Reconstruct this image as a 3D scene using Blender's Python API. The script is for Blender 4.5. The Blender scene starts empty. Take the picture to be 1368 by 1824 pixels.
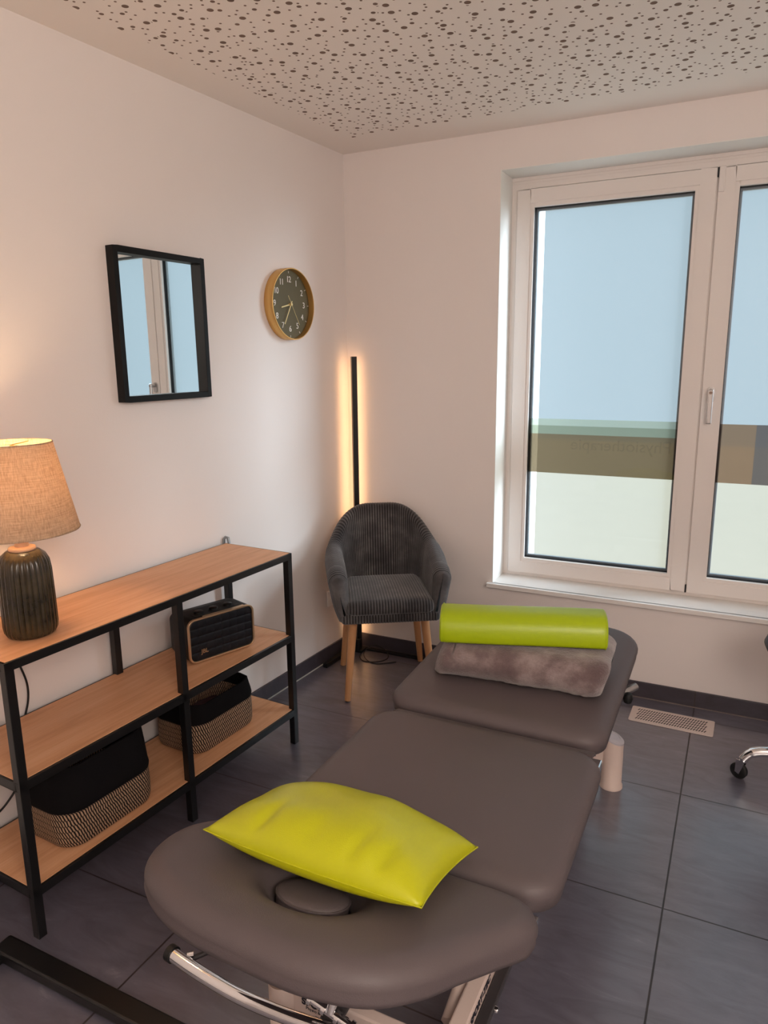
import bpy, bmesh, math, random
from math import sin, cos, pi, radians as R, sqrt, atan2
from mathutils import Vector, Matrix, noise
random.seed(4)
SC = bpy.context.scene
COL = SC.collection

def lin(c):
    c = c / 255.0
    return c / 12.92 if c <= 0.04045 else ((c + 0.055) / 1.055) ** 2.4
def srgb(r, g, b): return (lin(r), lin(g), lin(b), 1.0)

# ------------------------------------------------------------------ camera
CAM_P = (1.807936, -3.229785, 1.519763)
YAW, PITCH, ROLL, FPX = 0.463, -0.2097, -0.0112, 1280.665
def cam_matrix():
    f = Vector((-sin(YAW) * cos(PITCH), cos(YAW) * cos(PITCH), sin(PITCH)))
    r = Vector((cos(YAW), sin(YAW), 0)); u = r.cross(f)
    c, s = cos(ROLL), sin(ROLL)
    r2 = c * r + s * u; u2 = -s * r + c * u
    m = Matrix((r2, u2, -f)).transposed().to_4x4()
    m.translation = Vector(CAM_P)
    return m
cd = bpy.data.cameras.new('camera'); cam = bpy.data.objects.new('camera', cd)
COL.objects.link(cam); cam.matrix_world = cam_matrix(); SC.camera = cam
cd.sensor_fit = 'VERTICAL'; cd.sensor_height = 36.0; cd.lens = 36.0 * FPX / 1824.0
cd.clip_start = 0.02; cd.clip_end = 200

# ------------------------------------------------------------------ light
SC.view_settings.view_transform = 'Standard'; SC.view_settings.look = 'None'
SC.view_settings.gamma = 1.0; SC.view_settings.use_curve_mapping = False
SC.view_settings.exposure = 0.75
SC.cycles.max_bounces = 10; SC.cycles.diffuse_bounces = 5; SC.cycles.transparent_max_bounces = 16
SC.cycles.use_denoising = True
SC.cycles.sample_clamp_indirect = 6.0

W = bpy.data.worlds.new('world'); SC.world = W; W.use_nodes = True
bg = W.node_tree.nodes['Background']
bg.inputs[0].default_value = (0.68, 0.89, 1.0, 1); bg.inputs[1].default_value = 0.45

def light(name, kind, loc, energy, color, **kw):
    d = bpy.data.lights.new(name, kind); o = bpy.data.objects.new(name, d); COL.objects.link(o)
    o.location = loc; d.energy = energy; d.color = color
    for k, v in kw.items(): setattr(d, k, v)
    return o
# bright part of the overcast sky, up to the right outside the window
sun = light('sky_sun', 'SUN', (6, 6, 5), 8.6, (0.76, 0.91, 1.0), angle=R(46))
sun.rotation_euler = Vector((0.90, 0.25, 0.30)).to_track_quat('Z', 'Y').to_euler()
# unseen warm fill light added behind the camera, without any fitting
fill = light('warm_room_fill', 'POINT', (2.75, -3.6, 1.96), 43.0, (1.0, 0.90, 0.82), shadow_soft_size=0.45)
LAMP_W, STRIP_E = 2.6, 5.6

# ------------------------------------------------------------------ materials
class NT:
    def __init__(s, name):
        s.m = bpy.data.materials.new(name); s.m.use_nodes = True
        s.t = s.m.node_tree; s.n = s.t.nodes; s.b = s.n['Principled BSDF']; s.out = s.n['Material Output']
    def add(s, typ, **kw):
        x = s.n.new(typ)
        for k, v in kw.items(): setattr(x, k, v)
        return x
    def link(s, a, b): s.t.links.new(a, b)
    def val(s, sock, v):
        if hasattr(v, 'links') or hasattr(v, 'is_output'): s.link(v, sock)
        else: sock.default_value = v
    def math(s, op, a, b=0.0, c=0.0):
        x = s.add('ShaderNodeMath', operation=op)
        s.val(x.inputs[0], a); s.val(x.inputs[1], b); s.val(x.inputs[2], c); return x.outputs[0]
    def mix(s, f, a, b):
        x = s.add('ShaderNodeMix', data_type='RGBA')
        s.val(x.inputs[0], f); s.val(x.inputs[6], a); s.val(x.inputs[7], b); return x.outputs[2]
    def ramp(s, f, stops):
        x = s.add('ShaderNodeValToRGB'); s.link(f, x.inputs[0]); e = x.color_ramp.elements
        while len(e) < len(stops): e.new(0.5)
        for el, (p, c) in zip(e, stops):
            el.position = p; el.color = c if len(c) == 4 else (*c, 1)
        return x.outputs[0]
    def coord(s, kind='Object'):
        return s.add('ShaderNodeTexCoord').outputs[kind]
    def geo(s): return s.add('ShaderNodeNewGeometry').outputs['Position']
    def mapping(s, v, sc=(1, 1, 1), rot=(0, 0, 0)):
        x = s.add('ShaderNodeMapping'); s.link(v, x.inputs[0]); x.inputs['Scale'].default_value = sc
        x.inputs['Rotation'].default_value = rot; return x.outputs[0]
    def noise(s, v, scale, detail=4, rough=0.55, dist=0.0):
        x = s.add('ShaderNodeTexNoise'); s.link(v, x.inputs['Vector']); x.inputs['Scale'].default_value = scale
        x.inputs['Detail'].default_value = detail; x.inputs['Roughness'].default_value = rough
        x.inputs['Distortion'].default_value = dist; return x.outputs[0]
    def bump(s, h, strength, dist=0.01):
        x = s.add('ShaderNodeBump'); s.link(h, x.inputs['Height']); x.inputs['Strength'].default_value = strength
        x.inputs['Distance'].default_value = dist; s.link(x.outputs[0], s.b.inputs['Normal'])
    def sep(s, v):
        x = s.add('ShaderNodeSeparateXYZ'); s.link(v, x.inputs[0]); return x.outputs
    def set(s, **kw):
        for k, v in kw.items():
            k = {'base': 'Base Color', 'rough': 'Roughness', 'metal': 'Metallic', 'spec': 'Specular IOR Level',
                 'sheen': 'Sheen Weight', 'coat': 'Coat Weight', 'trans': 'Transmission Weight'}.get(k, k)
            s.val(s.b.inputs[k], v)
        return s

def flat(name, col, rough=0.5, metal=0.0, bumpy=0.0, bscale=200, spec=0.5, var=0.06):
    t = NT(name); co = t.coord(); nz = t.noise(co, bscale, 3)
    dk = tuple(c * (1 - var) for c in col[:3]) + (1,)
    t.set(base=t.mix(nz, dk, col), rough=rough, metal=metal, spec=spec)
    if bumpy: t.bump(nz, bumpy, 0.002)
    return t.m

M = {}
def make_wall(name, col):
    t = NT(name); g = t.geo(); nz = t.noise(g, 260, 3); n2 = t.noise(g, 3, 2)
    dk = tuple(c * 0.97 for c in col[:3]) + (1,)
    t.set(base=t.mix(n2, dk, col), rough=0.85, spec=0.25); t.bump(nz, 0.12, 0.002); return t.m
M['wall'] = make_wall('wall_paint', srgb(240, 232, 228))
M['reveal'] = make_wall('reveal_paint', srgb(240, 238, 234))

# perforated plaster ceiling: three sizes of round holes, plain border along the walls
ANG = -0.059294
t = NT('perforated_ceiling'); g = t.geo(); sx, sy, sz = t.sep(g)
def holes(scale, r, seed, rnd):
    v = t.add('ShaderNodeTexVoronoi', voronoi_dimensions='2D', feature='F1')
    mp = t.add('ShaderNodeMapping'); t.link(g, mp.inputs[0]); mp.inputs['Location'].default_value = (seed, seed * 1.7, 0)
    t.link(mp.outputs[0], v.inputs['Vector']); v.inputs['Scale'].default_value = scale
    v.inputs['Randomness'].default_value = rnd
    return t.math('DIVIDE', v.outputs['Distance'], scale)
d1 = holes(10.8, 0.010, 3.1, 0.72); d2 = holes(12.3, 0.007, 8.3, 0.75); d3 = holes(24.0, 0.004, 5.2, 0.8)
h1 = t.math('LESS_THAN', d1, 0.0098)
h2 = t.math('MULTIPLY', t.math('LESS_THAN', d2, 0.0070), t.math('GREATER_THAN', d1, 0.020))
h3 = t.math('MULTIPLY', t.math('LESS_THAN', d3, 0.0040), t.math('MULTIPLY', t.math('GREATER_THAN', d1, 0.0155), t.math('GREATER_THAN', d2, 0.0125)))
hh = t.math('MAXIMUM', h1, t.math('MAXIMUM', h2, h3))
offw = t.math('ADD', t.math('MULTIPLY', sx, cos(ANG)), t.math('MULTIPLY', sy, sin(ANG)))
edge = t.math('MULTIPLY', t.math('GREATER_THAN', offw, 0.165), t.math('LESS_THAN', sy, -0.215))
hh = t.math('MULTIPLY', hh, edge)
t.set(base=t.mix(hh, srgb(246, 239, 233), srgb(128, 108, 98)), rough=0.9, spec=0.2)
inv = t.math('SUBTRACT', 1.0, hh); t.bump(inv, 0.5, 0.006)
M['ceiling'] = t.m

# slate tiles
X1, A0, TX, TY = 1.7192, -0.125, 0.591, 0.6
def tile(name, floor=True):
    t = NT(name); g = t.geo(); sx, sy, sz = t.sep(g)
    def joint(v, o, T, w):
        a = t.math('FRACT', t.math('DIVIDE', t.math('SUBTRACT', v, o), T))
        d = t.math('MULTIPLY', t.math('MINIMUM', a, t.math('SUBTRACT', 1.0, a)), T)
        return t.math('LESS_THAN', d, w)
    j = t.math('MAXIMUM', joint(sx, X1, TX, 0.0026), joint(sy, A0, TY, 0.0022))
    st = t.mapping(g, (1.4, 5.0, 3.0), (0, 0, 0.25))
    n1 = t.noise(st, 3.2, 8, 0.62, 1.2); n2 = t.noise(g, 1.3, 2); n3 = t.noise(st, 16, 5, 0.6, 0.6)
    base = t.ramp(n1, [(0.30, srgb(82, 79, 90)), (0.52, srgb(98, 95, 109)), (0.66, srgb(107, 104, 118)), (0.78, srgb(140, 137, 144))])
    base = t.mix(t.math('MULTIPLY', n2, 0.35), base, srgb(80, 76, 82))
    base = t.mix(j, base, srgb(88, 80, 80) if not floor else srgb(44, 35, 36))
    if not floor: base = t.mix(0.62, base, srgb(46, 38, 38))  # skirting darkened: the unlit look at the back wall put into the colour
    t.set(base=base, spec=0.8 if floor else 0.4, coat=t.math('MULTIPLY', t.math('SUBTRACT', 1.0, j), 1.0) if floor else 0.0, rough=t.math('ADD', 0.30, t.math('MULTIPLY', n3, 0.22)))
    h = t.math('SUBTRACT', t.math('ADD', t.math('MULTIPLY', n1, 0.6), t.math('MULTIPLY', n3, 0.25)), j)
    t.bump(h, 0.30, 0.004)
    t.b.inputs['Coat Roughness'].default_value = 0.26; t.b.inputs['Coat IOR'].default_value = 1.75
    return t.m
M['tile'] = tile('slate_floor_tile'); M['skirt'] = tile('slate_skirting_tile', False)
M['caulk'] = flat('light_grout', srgb(196, 192, 186), 0.8); M['caulk_b'] = flat('grey_grout', srgb(124, 112, 108), 0.8)

# oak boards (grain along local y)
t = NT('oak_board'); co = t.coord(); n0 = t.noise(t.mapping(co, (16, 1.1, 16)), 2.6, 8, 0.6, 0.5)
n1 = t.noise(t.mapping(co, (110, 2.2, 60)), 2.0, 3, 0.6); n2 = t.noise(t.mapping(co, (7, 0.5, 1)), 1.6, 2, 0.5)
c1 = t.ramp(n0, [(0.28, srgb(196, 140, 98)), (0.5, srgb(222, 166, 124)), (0.72, srgb(234, 186, 146))])
c2 = t.mix(t.math('MULTIPLY', n1, 0.45), c1, srgb(184, 128, 90)); c3 = t.mix(t.math('MULTIPLY', n2, 0.35), c2, srgb(232, 180, 138))
t.set(base=c3, rough=0.45, spec=0.35); t.bump(n1, 0.08, 0.001); M['oak'] = t.m
t = NT('beech_leg'); co = t.coord(); n1 = t.noise(t.mapping(co, (60, 60, 3)), 2.0, 4)
t.set(base=t.mix(n1, srgb(214, 160, 112), srgb(196, 138, 92)), rough=0.4); M['beech'] = t.m
M['black_metal'] = flat('black_powder_coat', srgb(15, 14, 15), 0.36, 0.0, 0.05, 500, 0.55)
M['black_soft'] = flat('black_plastic', srgb(16, 16, 17), 0.5)
M['black_frame'] = flat('black_mirror_frame', srgb(11, 10, 10), 0.5, spec=0.25)
M['white_pvc'] = flat('white_window_frame', srgb(238, 230, 225), 0.32, spec=0.5, var=0.02)
M['gasket'] = flat('black_gasket', srgb(20, 20, 24), 0.6)
M['spacer'] = flat('aluminium_spacer', srgb(150, 156, 160), 0.4, 0.6)
M['sill'] = flat('white_sill', srgb(240, 236, 232), 0.35, var=0.02)
M['chrome'] = flat('chrome', (0.85, 0.85, 0.86, 1), 0.08, 1.0, var=0.02)
M['steel'] = flat('brushed_steel', (0.55, 0.53, 0.52, 1), 0.3, 1.0)
M['brass'] = flat('brushed_brass', srgb(214, 170, 104), 0.35, 0.85, 0.05, 400)
M['gold_hand'] = flat('pale_gold', srgb(226, 204, 146), 0.35, 0.4)
M['dial'] = flat('olive_dial', srgb(96, 88, 62), 0.7, 0, 0.05, 600)
M['white_print'] = flat('white_print', srgb(236, 230, 222), 0.6)
M['vinyl'] = None
def vinyl(name, c, rough, bs=420, b=0.12, spec=0.5):
    t = NT(name); co = t.coord(); v = t.add('ShaderNodeTexVoronoi'); t.link(co, v.inputs['Vector']); v.inputs['Scale'].default_value = bs
    n = t.noise(co, 5, 3)
    dk = tuple(x * 0.90 for x in c[:3]) + (1,)
    t.set(base=t.mix(n, dk, c), rough=rough, spec=spec); t.bump(v.outputs['Distance'], b, 0.0015); return t.m
M['vinyl'] = vinyl('taupe_upholstery', srgb(97, 87, 88), 0.52, spec=0.42)
M['lime'] = vinyl('lime_leatherette_warmlit', srgb(196, 198, 20), 0.36, 380, 0.10)  # warm light on the pillow painted in as a yellower lime
M['lime_roll'] = vinyl('lime_leatherette_roll', srgb(172, 196, 12), 0.34, 380, 0.10)  # greener copy of the same leatherette, without the painted warm light
M['cream_metal'] = flat('cream_powder_coat', srgb(226, 206, 196), 0.4, 0, 0.03, 300)
M['grey_cap'] = flat('grey_plastic_cap', srgb(196, 190, 196), 0.5)
M['brown_cap'] = flat('taupe_plastic_cap', srgb(150, 126, 112), 0.5)
M['dark_metal'] = flat('dark_grey_metal', srgb(66, 62, 64), 0.42, 0.2)
M['print_blue'] = flat('navy_print', srgb(28, 28, 44), 0.6)
M['vent_metal'] = flat('vent_enamel', srgb(226, 208, 200), 0.42, 0.1, 0.03, 300)
M['dark_gap'] = flat('dark_void', srgb(30, 26, 27), 0.9)
M['socket'] = flat('white_socket_plastic', srgb(250, 248, 245), 0.35, var=0.02)
# plush blanket
t = NT('grey_plush'); co = t.coord(); n1 = t.noise(co, 9, 5, 0.6); n2 = t.noise(co, 240, 3, 0.7); n3 = t.noise(t.mapping(co, (1, 2.4, 2.4)), 26, 4)
c = t.ramp(n1, [(0.32, srgb(92, 76, 77)), (0.5, srgb(122, 104, 104)), (0.68, srgb(172, 156, 154))])
t.set(base=t.mix(t.math('MULTIPLY', n2, 0.4), c, srgb(80, 66, 66)), rough=0.95, sheen=0.6, spec=0.1)
t.bump(t.math('ADD', n2, t.math('MULTIPLY', n3, 0.8)), 0.55, 0.006); M['plush'] = t.m
# corduroy, groove shade painted dark into the base colour
t = NT('charcoal_corduroy'); co = t.coord(); n1 = t.noise(co, 7, 4, 0.6); n2 = t.noise(co, 330, 2)
uv = t.coord('UV'); ux, uy, uz = t.sep(uv)
rib = t.math('ABSOLUTE', t.math('SINE', t.math('MULTIPLY', ux, pi)))
c = t.ramp(n1, [(0.34, srgb(70, 66, 67)), (0.55, srgb(100, 96, 96)), (0.7, srgb(128, 124, 122))])
rib = t.math('POWER', rib, 1.25); c = t.mix(rib, srgb(16, 14, 16), c)
t.set(base=t.mix(t.math('MULTIPLY', n2, 0.3), c, srgb(44, 41, 43)), rough=0.9, sheen=0.35, spec=0.1)
t.bump(n2, 0.3, 0.002); M['cord'] = t.m
# woven basket rope
t = NT('jute_rope'); uv = t.coord('UV'); ux, uy, uz = t.sep(uv)
n1 = t.noise(t.coord(), 30, 3)
fr = t.math('FRACT', uy)
row = t.math('ABSOLUTE', t.math('SINE', t.math('MULTIPLY', uy, pi)))
ph = t.math('ADD', t.math('ADD', ux, t.math('MULTIPLY', fr, 0.8)), t.math('MULTIPLY', n1, 0.9))
dash = t.math('SINE', t.math('MULTIPLY', ph, 2 * pi))
dm = t.math('MULTIPLY', t.math('ADD', dash, 0.5), 0.85)
dm = t.math('MINIMUM', t.math('MAXIMUM', dm, 0.0), 1.0)
dm = t.math('MULTIPLY', dm, t.math('MINIMUM', 1.0, t.math('ADD', 0.35, t.math('MULTIPLY', row, 1.6))))
c = t.mix(dm, srgb(26, 20, 18), srgb(184, 152, 126))
t.set(base=c, rough=0.85, spec=0.2); t.bump(t.math('ADD', t.math('MULTIPLY', row, 0.5), t.math('MULTIPLY', dash, 0.5)), 0.5, 0.003); M['jute'] = t.m
M['felt'] = flat('black_cotton', srgb(17, 15, 17), 0.95, 0, 0.3, 300, 0.15)
M['plum'] = flat('plum_cloth', srgb(92, 66, 70), 0.9, 0, 0.3, 200, 0.15)
# lamp
t = NT('ribbed_glaze'); co = t.coord(); n1 = t.noise(co, 16, 3); sx, sy, sz = t.sep(co)
c = t.ramp(n1, [(0.35, srgb(36, 30, 20)), (0.65, srgb(58, 50, 34))])
t.set(base=c, rough=0.24, spec=0.5, coat=0.1); M['glaze'] = t.m
t = NT('linen_shade'); co = t.coord(); a = t.noise(t.mapping(co, (20, 20, 700)), 1.0, 2); b_ = t.noise(t.mapping(co, (300, 300, 12)), 1.0, 2)
w = t.math('MULTIPLY', t.math('ADD', a, b_), 0.5)
c = t.ramp(w, [(0.36, srgb(150, 132, 112)), (0.62, srgb(208, 190, 166))])
tl = t.add('ShaderNodeBsdfTranslucent'); t.link(t.mix(w, srgb(206, 176, 150), srgb(236, 216, 194)), tl.inputs[0])
mx = t.add('ShaderNodeMixShader'); mx.inputs[0].default_value = 0.30
t.set(base=c, rough=0.9, spec=0.1); t.bump(w, 0.4, 0.002)
t.link(t.b.outputs[0], mx.inputs[1]); t.link(tl.outputs[0], mx.inputs[2]); t.link(mx.outputs[0], t.out.inputs[0]); M['linen'] = t.m
def emit(name, col, s):
    t = NT(name); t.set(base=(0.8, 0.8, 0.8, 1)); t.b.inputs['Emission Color'].default_value = col; t.b.inputs['Emission Strength'].default_value = s; return t.m
M['neck'] = flat('pale_wood_fitting', srgb(196, 164, 142), 0.4)
M['bulb'] = emit('warm_bulb', (1.0, 0.66, 0.36, 1), 6.0)
M['led'] = emit('warm_led_strip', (1.0, 0.55, 0.25, 1), STRIP_E)
# speaker
M['spk_body'] = flat('black_speaker_skin', srgb(11, 10, 11), 0.5, 0, 0.2, 500, 0.3)
t = NT('quilted_grille'); n = t.noise(t.coord(), 700, 2); t.set(base=t.mix(n, srgb(8, 8, 12), srgb(19, 18, 26)), rough=0.55, spec=0.3); M['grille'] = t.m
M['copper'] = flat('pale_copper', srgb(218, 184, 148), 0.28, 0.8)
# mirror
t = NT('mirror_glass'); n = t.noise(t.coord(), 2, 1); t.set(base=t.mix(n, (0.90, 0.94, 0.94, 1), (0.92, 0.95, 0.95, 1)), metal=1.0, rough=0.015); M['mirror'] = t.m
# frosted pane: film that scatters daylight, partly see-through
def pane_mat(name, tint, film, k):
    t = NT(name); t.n.remove(t.b); n = t.noise(t.geo(), 1.5, 1)
    tl = t.add('ShaderNodeBsdfTranslucent'); tr = t.add('ShaderNodeBsdfTransparent'); gl = t.add('ShaderNodeBsdfGlossy')
    t.link(t.mix(n, film, tuple(c * 0.96 for c in film[:3]) + (1,)), tl.inputs[0]); tr.inputs[0].default_value = tint
    gl.inputs['Roughness'].default_value = 0.05
    a = t.add('ShaderNodeMixShader'); a.inputs[0].default_value = k; t.link(tl.outputs[0], a.inputs[1]); t.link(tr.outputs[0], a.inputs[2])
    b = t.add('ShaderNodeMixShader'); b.inputs[0].default_value = 0.03; t.link(a.outputs[0], b.inputs[1]); t.link(gl.outputs[0], b.inputs[2])
    t.link(b.outputs[0], t.out.inputs[0]); return t.m
M['pane'] = pane_mat('frosted_glass', (0.97, 0.98, 1.0, 1), (0.30, 0.33, 0.36, 1), 0.7)
M['band'] = pane_mat('tinted_sign_film', (0.19, 0.14, 0.085, 1), (0.22, 0.165, 0.10, 1), 0.6)
M['band_brown'] = pane_mat('brown_sign_film', (0.30, 0.19, 0.12, 1), (0.32, 0.21, 0.14, 1), 0.6)
M['band_grey'] = pane_mat('grey_sign_film', (0.15, 0.13, 0.12, 1), (0.17, 0.15, 0.15, 1), 0.6)
M['band_mid'] = pane_mat('sage_sign_film', (0.31, 0.34, 0.25, 1), (0.30, 0.33, 0.25, 1), 0.6)
M['band_top'] = pane_mat('green_sign_film', (0.52, 0.56, 0.46, 1), (0.48, 0.52, 0.44, 1), 0.6)
M['band_text'] = pane_mat('sign_letter_film', (0.84, 0.83, 0.82, 1), (0.8, 0.79, 0.78, 1), 0.75)
M['terrace'] = flat('cream_paving', (0.53, 0.43, 0.30, 1), 0.9, 0, 0, 3)

# ------------------------------------------------------------------ mesh helpers
class MB:
    def __init__(s): s.bm = bmesh.new(); s.uv = None
    def box(s, lo, hi, rot=None, pivot=None):
        vs = [s.bm.verts.new((x, y, z)) for x in (lo[0], hi[0]) for y in (lo[1], hi[1]) for z in (lo[2], hi[2])]
        for f in ((0, 1, 3, 2), (4, 6, 7, 5), (0, 4, 5, 1), (2, 3, 7, 6), (0, 2, 6, 4), (1, 5, 7, 3)):
            s.bm.faces.new([vs[i] for i in f])
        if rot is not None:
            pv = Vector(pivot) if pivot is not None else (Vector(lo) + Vector(hi)) / 2
            for v in vs: v.co = rot @ (v.co - pv) + pv
        return vs
    def loft(s, rings, closed=True, cap=True, uvs=None):
        rr = [[s.bm.verts.new(p) for p in r] for r in rings]; n = len(rings[0])
        if uvs and s.uv is None: s.uv = s.bm.loops.layers.uv.new('UVMap')
        for i in range(len(rr) - 1):
            for j in range(n if closed else n - 1):
                k = (j + 1) % n
                f = s.bm.faces.new((rr[i][j], rr[i][k], rr[i + 1][k], rr[i + 1][j]))
                if uvs:
                    for l, (a, b) in zip(f.loops, ((i, j), (i, j + 1), (i + 1, j + 1), (i + 1, j))):
                        l[s.uv].uv = uvs(a, b)
        if cap and closed:
            for r, rev in ((rr[0], True), (rr[-1], False)):
                f = s.bm.faces.new(r[::-1] if rev else r)
                if uvs:
                    ii = 0 if rev else len(rr) - 1
                    for l in f.loops: l[s.uv].uv = uvs(ii, 0)
        return rr
    def tube(s, path, r, seg=10, cap=True, closed=False):
        P = [Vector(p) for p in path]; n = len(P)
        rad = r if isinstance(r, (list, tuple)) else [r] * n
        up = None; rings = []
        for i in range(n):
            if closed: tg = P[(i + 1) % n] - P[i - 1]
            else: tg = P[min(i + 1, n - 1)] - P[max(i - 1, 0)]
            tg.normalize()
            if up is None:
                up = Vector((0, 0, 1)) if abs(tg.z) < 0.9 else Vector((1, 0, 0))
            a = tg.cross(up).normalized(); up = a.cross(tg).normalized()
            rings.append([P[i] + rad[i] * (cos(2 * pi * k / seg) * a + sin(2 * pi * k / seg) * up) for k in range(seg)])
        if closed: rings.append(rings[0]); cap = False
        s.loft(rings, cap=cap)
    def cyl(s, p0, p1, r0, r1=None, seg=20):
        s.tube([p0, p1], [r0, r0 if r1 is None else r1], seg)
    def lathe(s, prof, seg=32, c=(0, 0, 0), cap=False, rfun=None):
        rings = []
        for r, z in prof:
            rings.append([(c[0] + (r if rfun is None else rfun(r, z, 2 * pi * k / seg)) * cos(2 * pi * k / seg),
                           c[1] + (r if rfun is None else rfun(r, z, 2 * pi * k / seg)) * sin(2 * pi * k / seg), c[2] + z) for k in range(seg)])
        s.loft(rings, cap=cap)
    def prism(s, pts, z0, z1):
        s.loft([[(x, y, z0) for x, y in pts], [(x, y, z1) for x, y in pts]])
    def xform(s, m):
        s.bm.transform(m); return s
    def build(s, name, mat, parent=None, loc=None, smooth=None, bevel=0.0, bseg=2, subsurf=0):
        bm = s.bm
        bmesh.ops.remove_doubles(bm, verts=bm.verts, dist=1e-6)
        bmesh.ops.recalc_face_normals(bm, faces=bm.faces)
        me = bpy.data.meshes.new(name); bm.to_mesh(me); bm.free()
        me.materials.append(mat)
        if smooth is not None:
            for p in me.polygons: p.use_smooth = True
            if smooth < 179: me.set_sharp_from_angle(angle=R(smooth))
        o = bpy.data.objects.new(name, me); COL.objects.link(o)
        if parent is not None: o.parent = parent
        if loc is not None: o.location = loc
        if bevel:
            md = o.modifiers.new('bevel', 'BEVEL'); md.width = bevel; md.segments = bseg; md.limit_method = 'ANGLE'; md.angle_limit = R(40)
        if subsurf:
            md = o.modifiers.new('sub', 'SUBSURF'); md.levels = subsurf; md.render_levels = subsurf
        return o

def tag(o, label, cat, group=None):
    o['label'] = label; o['category'] = cat
    if group: o['group'] = group
    return o
def thing(name, label, cat, loc=(0, 0, 0), rotz=0.0, group=None):
    o = bpy.data.objects.new(name, None); COL.objects.link(o); o.empty_display_size = 0.05
    o.location = loc; o.rotation_euler = (0, 0, rotz); return tag(o, label, cat, group)
def struct(o): o['kind'] = 'structure'; return o
def lwp(s, off, z=0.0):          # point in the left-wall frame: s along the wall from the corner, off from the wall
    return (off * cos(ANG) + s * sin(ANG), off * sin(ANG) - s * cos(ANG), z)
def rect_ring(x0, x1, y0, y1, r, seg=6):
    pts = []
    for cx, cy, a0 in ((x1 - r, y1 - r, 0), (x0 + r, y1 - r, 90), (x0 + r, y0 + r, 180), (x1 - r, y0 + r, 270)):
        for k in range(seg + 1):
            a = R(a0 + 90 * k / seg); pts.append((cx + r * cos(a), cy + r * sin(a)))
    return pts
def catmull(pts, n, closed=True):
    P = [Vector(p) for p in pts]; m = len(P); out = []
    for i in range(m if closed else m - 1):
        a, b, c, d = (P[(i - 1) % m], P[i], P[(i + 1) % m], P[(i + 2) % m]) if closed else (P[max(i - 1, 0)], P[i], P[i + 1], P[min(i + 2, m - 1)])
        for k in range(n):
            u = k / n
            out.append(0.5 * ((2 * b) + (c - a) * u + (2 * a - 5 * b + 4 * c - d) * u * u + (3 * b - a - 3 * c + d) * u ** 3))
    if not closed: out.append(P[-1])
    return out
def text_mesh(body, size, name, mat, parent, mtx, depth=0.0006, align='CENTER', bold=0.0, mirror=False, shear=0.0, spacing=1.0):
    cu = bpy.data.curves.new('tmp_text', 'FONT'); cu.body = body; cu.size = size; cu.extrude = depth
    cu.align_x = align; cu.align_y = 'CENTER'; cu.offset = bold; cu.shear = shear; cu.space_character = spacing
    tmp = bpy.data.objects.new('tmp_text', cu); COL.objects.link(tmp)
    dg = bpy.context.evaluated_depsgraph_get(); me = bpy.data.meshes.new_from_object(tmp.evaluated_get(dg))
    bpy.data.objects.remove(tmp); bpy.data.curves.remove(cu)
    me.name = name
    if mirror: me.transform(Matrix.Scale(-1, 4, (1, 0, 0))); me.flip_normals()
    me.transform(mtx); me.materials.clear(); me.materials.append(mat)
    o = bpy.data.objects.new(name, me); COL.objects.link(o); o.parent = parent; return o

# ================================================================== STRUCTURE
H = 2.472
XR, YR = 3.25, -4.7               # right wall, rear wall
WX0, WX1, WZ0, WZ1 = 0.779, 2.505, 0.440, 2.315
TH = 0.36
b = MB(); b.box((-0.9, YR - 0.3, -0.12), (XR + 0.3, TH, 0.0)); struct(b.build('floor', M['tile']))
b = MB(); b.box((-0.9, YR - 0.3, H), (XR + 0.3, TH, H + 0.12)); struct(b.build('ceiling', M['ceiling']))
b = MB()
b.box((-0.5, 0, 0), (WX0, TH, H)); b.box((WX1, 0, 0), (XR + 0.2, TH, H)); b.box((WX0, 0, 0), (WX1, TH, WZ0)); b.box((WX0, 0, WZ1), (WX1, TH, H))
struct(b.build('wall_back', M['wall']))
b = MB(); rz = Matrix.Rotation(ANG, 4, 'Z'); b.box((-0.2, YR - 0.4, 0), (0, 0.06, H)); b.xform(rz); struct(b.build('wall_left', M['wall']))
b = MB(); b.box((XR, YR - 0.2, 0), (XR + 0.2, 0, H)); struct(b.build('wall_right', M['wall']))
b = MB(); b.box((-0.7, YR - 0.2, 0), (XR, YR, H)); struct(b.build('wall_rear', M['wall']))
# skirting
BB = 0.075
b = MB(); b.box((0, -0.010, 0), (XR, 0, BB)); bo = struct(b.build('baseboard_back', M['skirt'], bevel=0.002))
b = MB(); b.box((0.0, -0.0125, 0), (XR, -0.0098, 0.004)); b.build('grout_line', M['caulk_b'], bo)
b = MB(); b.box((0, -4.6, 0), (0.010, 0, BB)); b.xform(rz); bo = struct(b.build('baseboard_left', M['skirt'], bevel=0.002))
b = MB(); b.box((0.0098, -4.6, 0), (0.0135, -0.012, 0.004)); b.xform(rz); b.build('grout_line', M['caulk'], bo)
# window lining boards (smooth white plaster of the reveal)
b = MB()
b.box((WX0, 0.0, WZ0 + 0.012), (WX0 + 0.003, 0.185, WZ1)); b.box((WX0, 0.0, WZ1 - 0.003), (WX1, 0.185, WZ1)); b.box((WX1 - 0.003, 0, WZ0 + 0.012), (WX1, 0.185, WZ1))
o = struct(b.build('trim_1', M['reveal']))
# sill board
b = MB(); b.box((WX0 - 0.022, -0.028, WZ0 - 0.008), (WX1 + 0.022, 0.0, WZ0 + 0.012)); b.box((WX0, -0.01, WZ0 - 0.0), (WX1, 0.178, WZ0 + 0.012))
struct(b.build('trim_2', M['sill'], bevel=0.0015))

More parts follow.
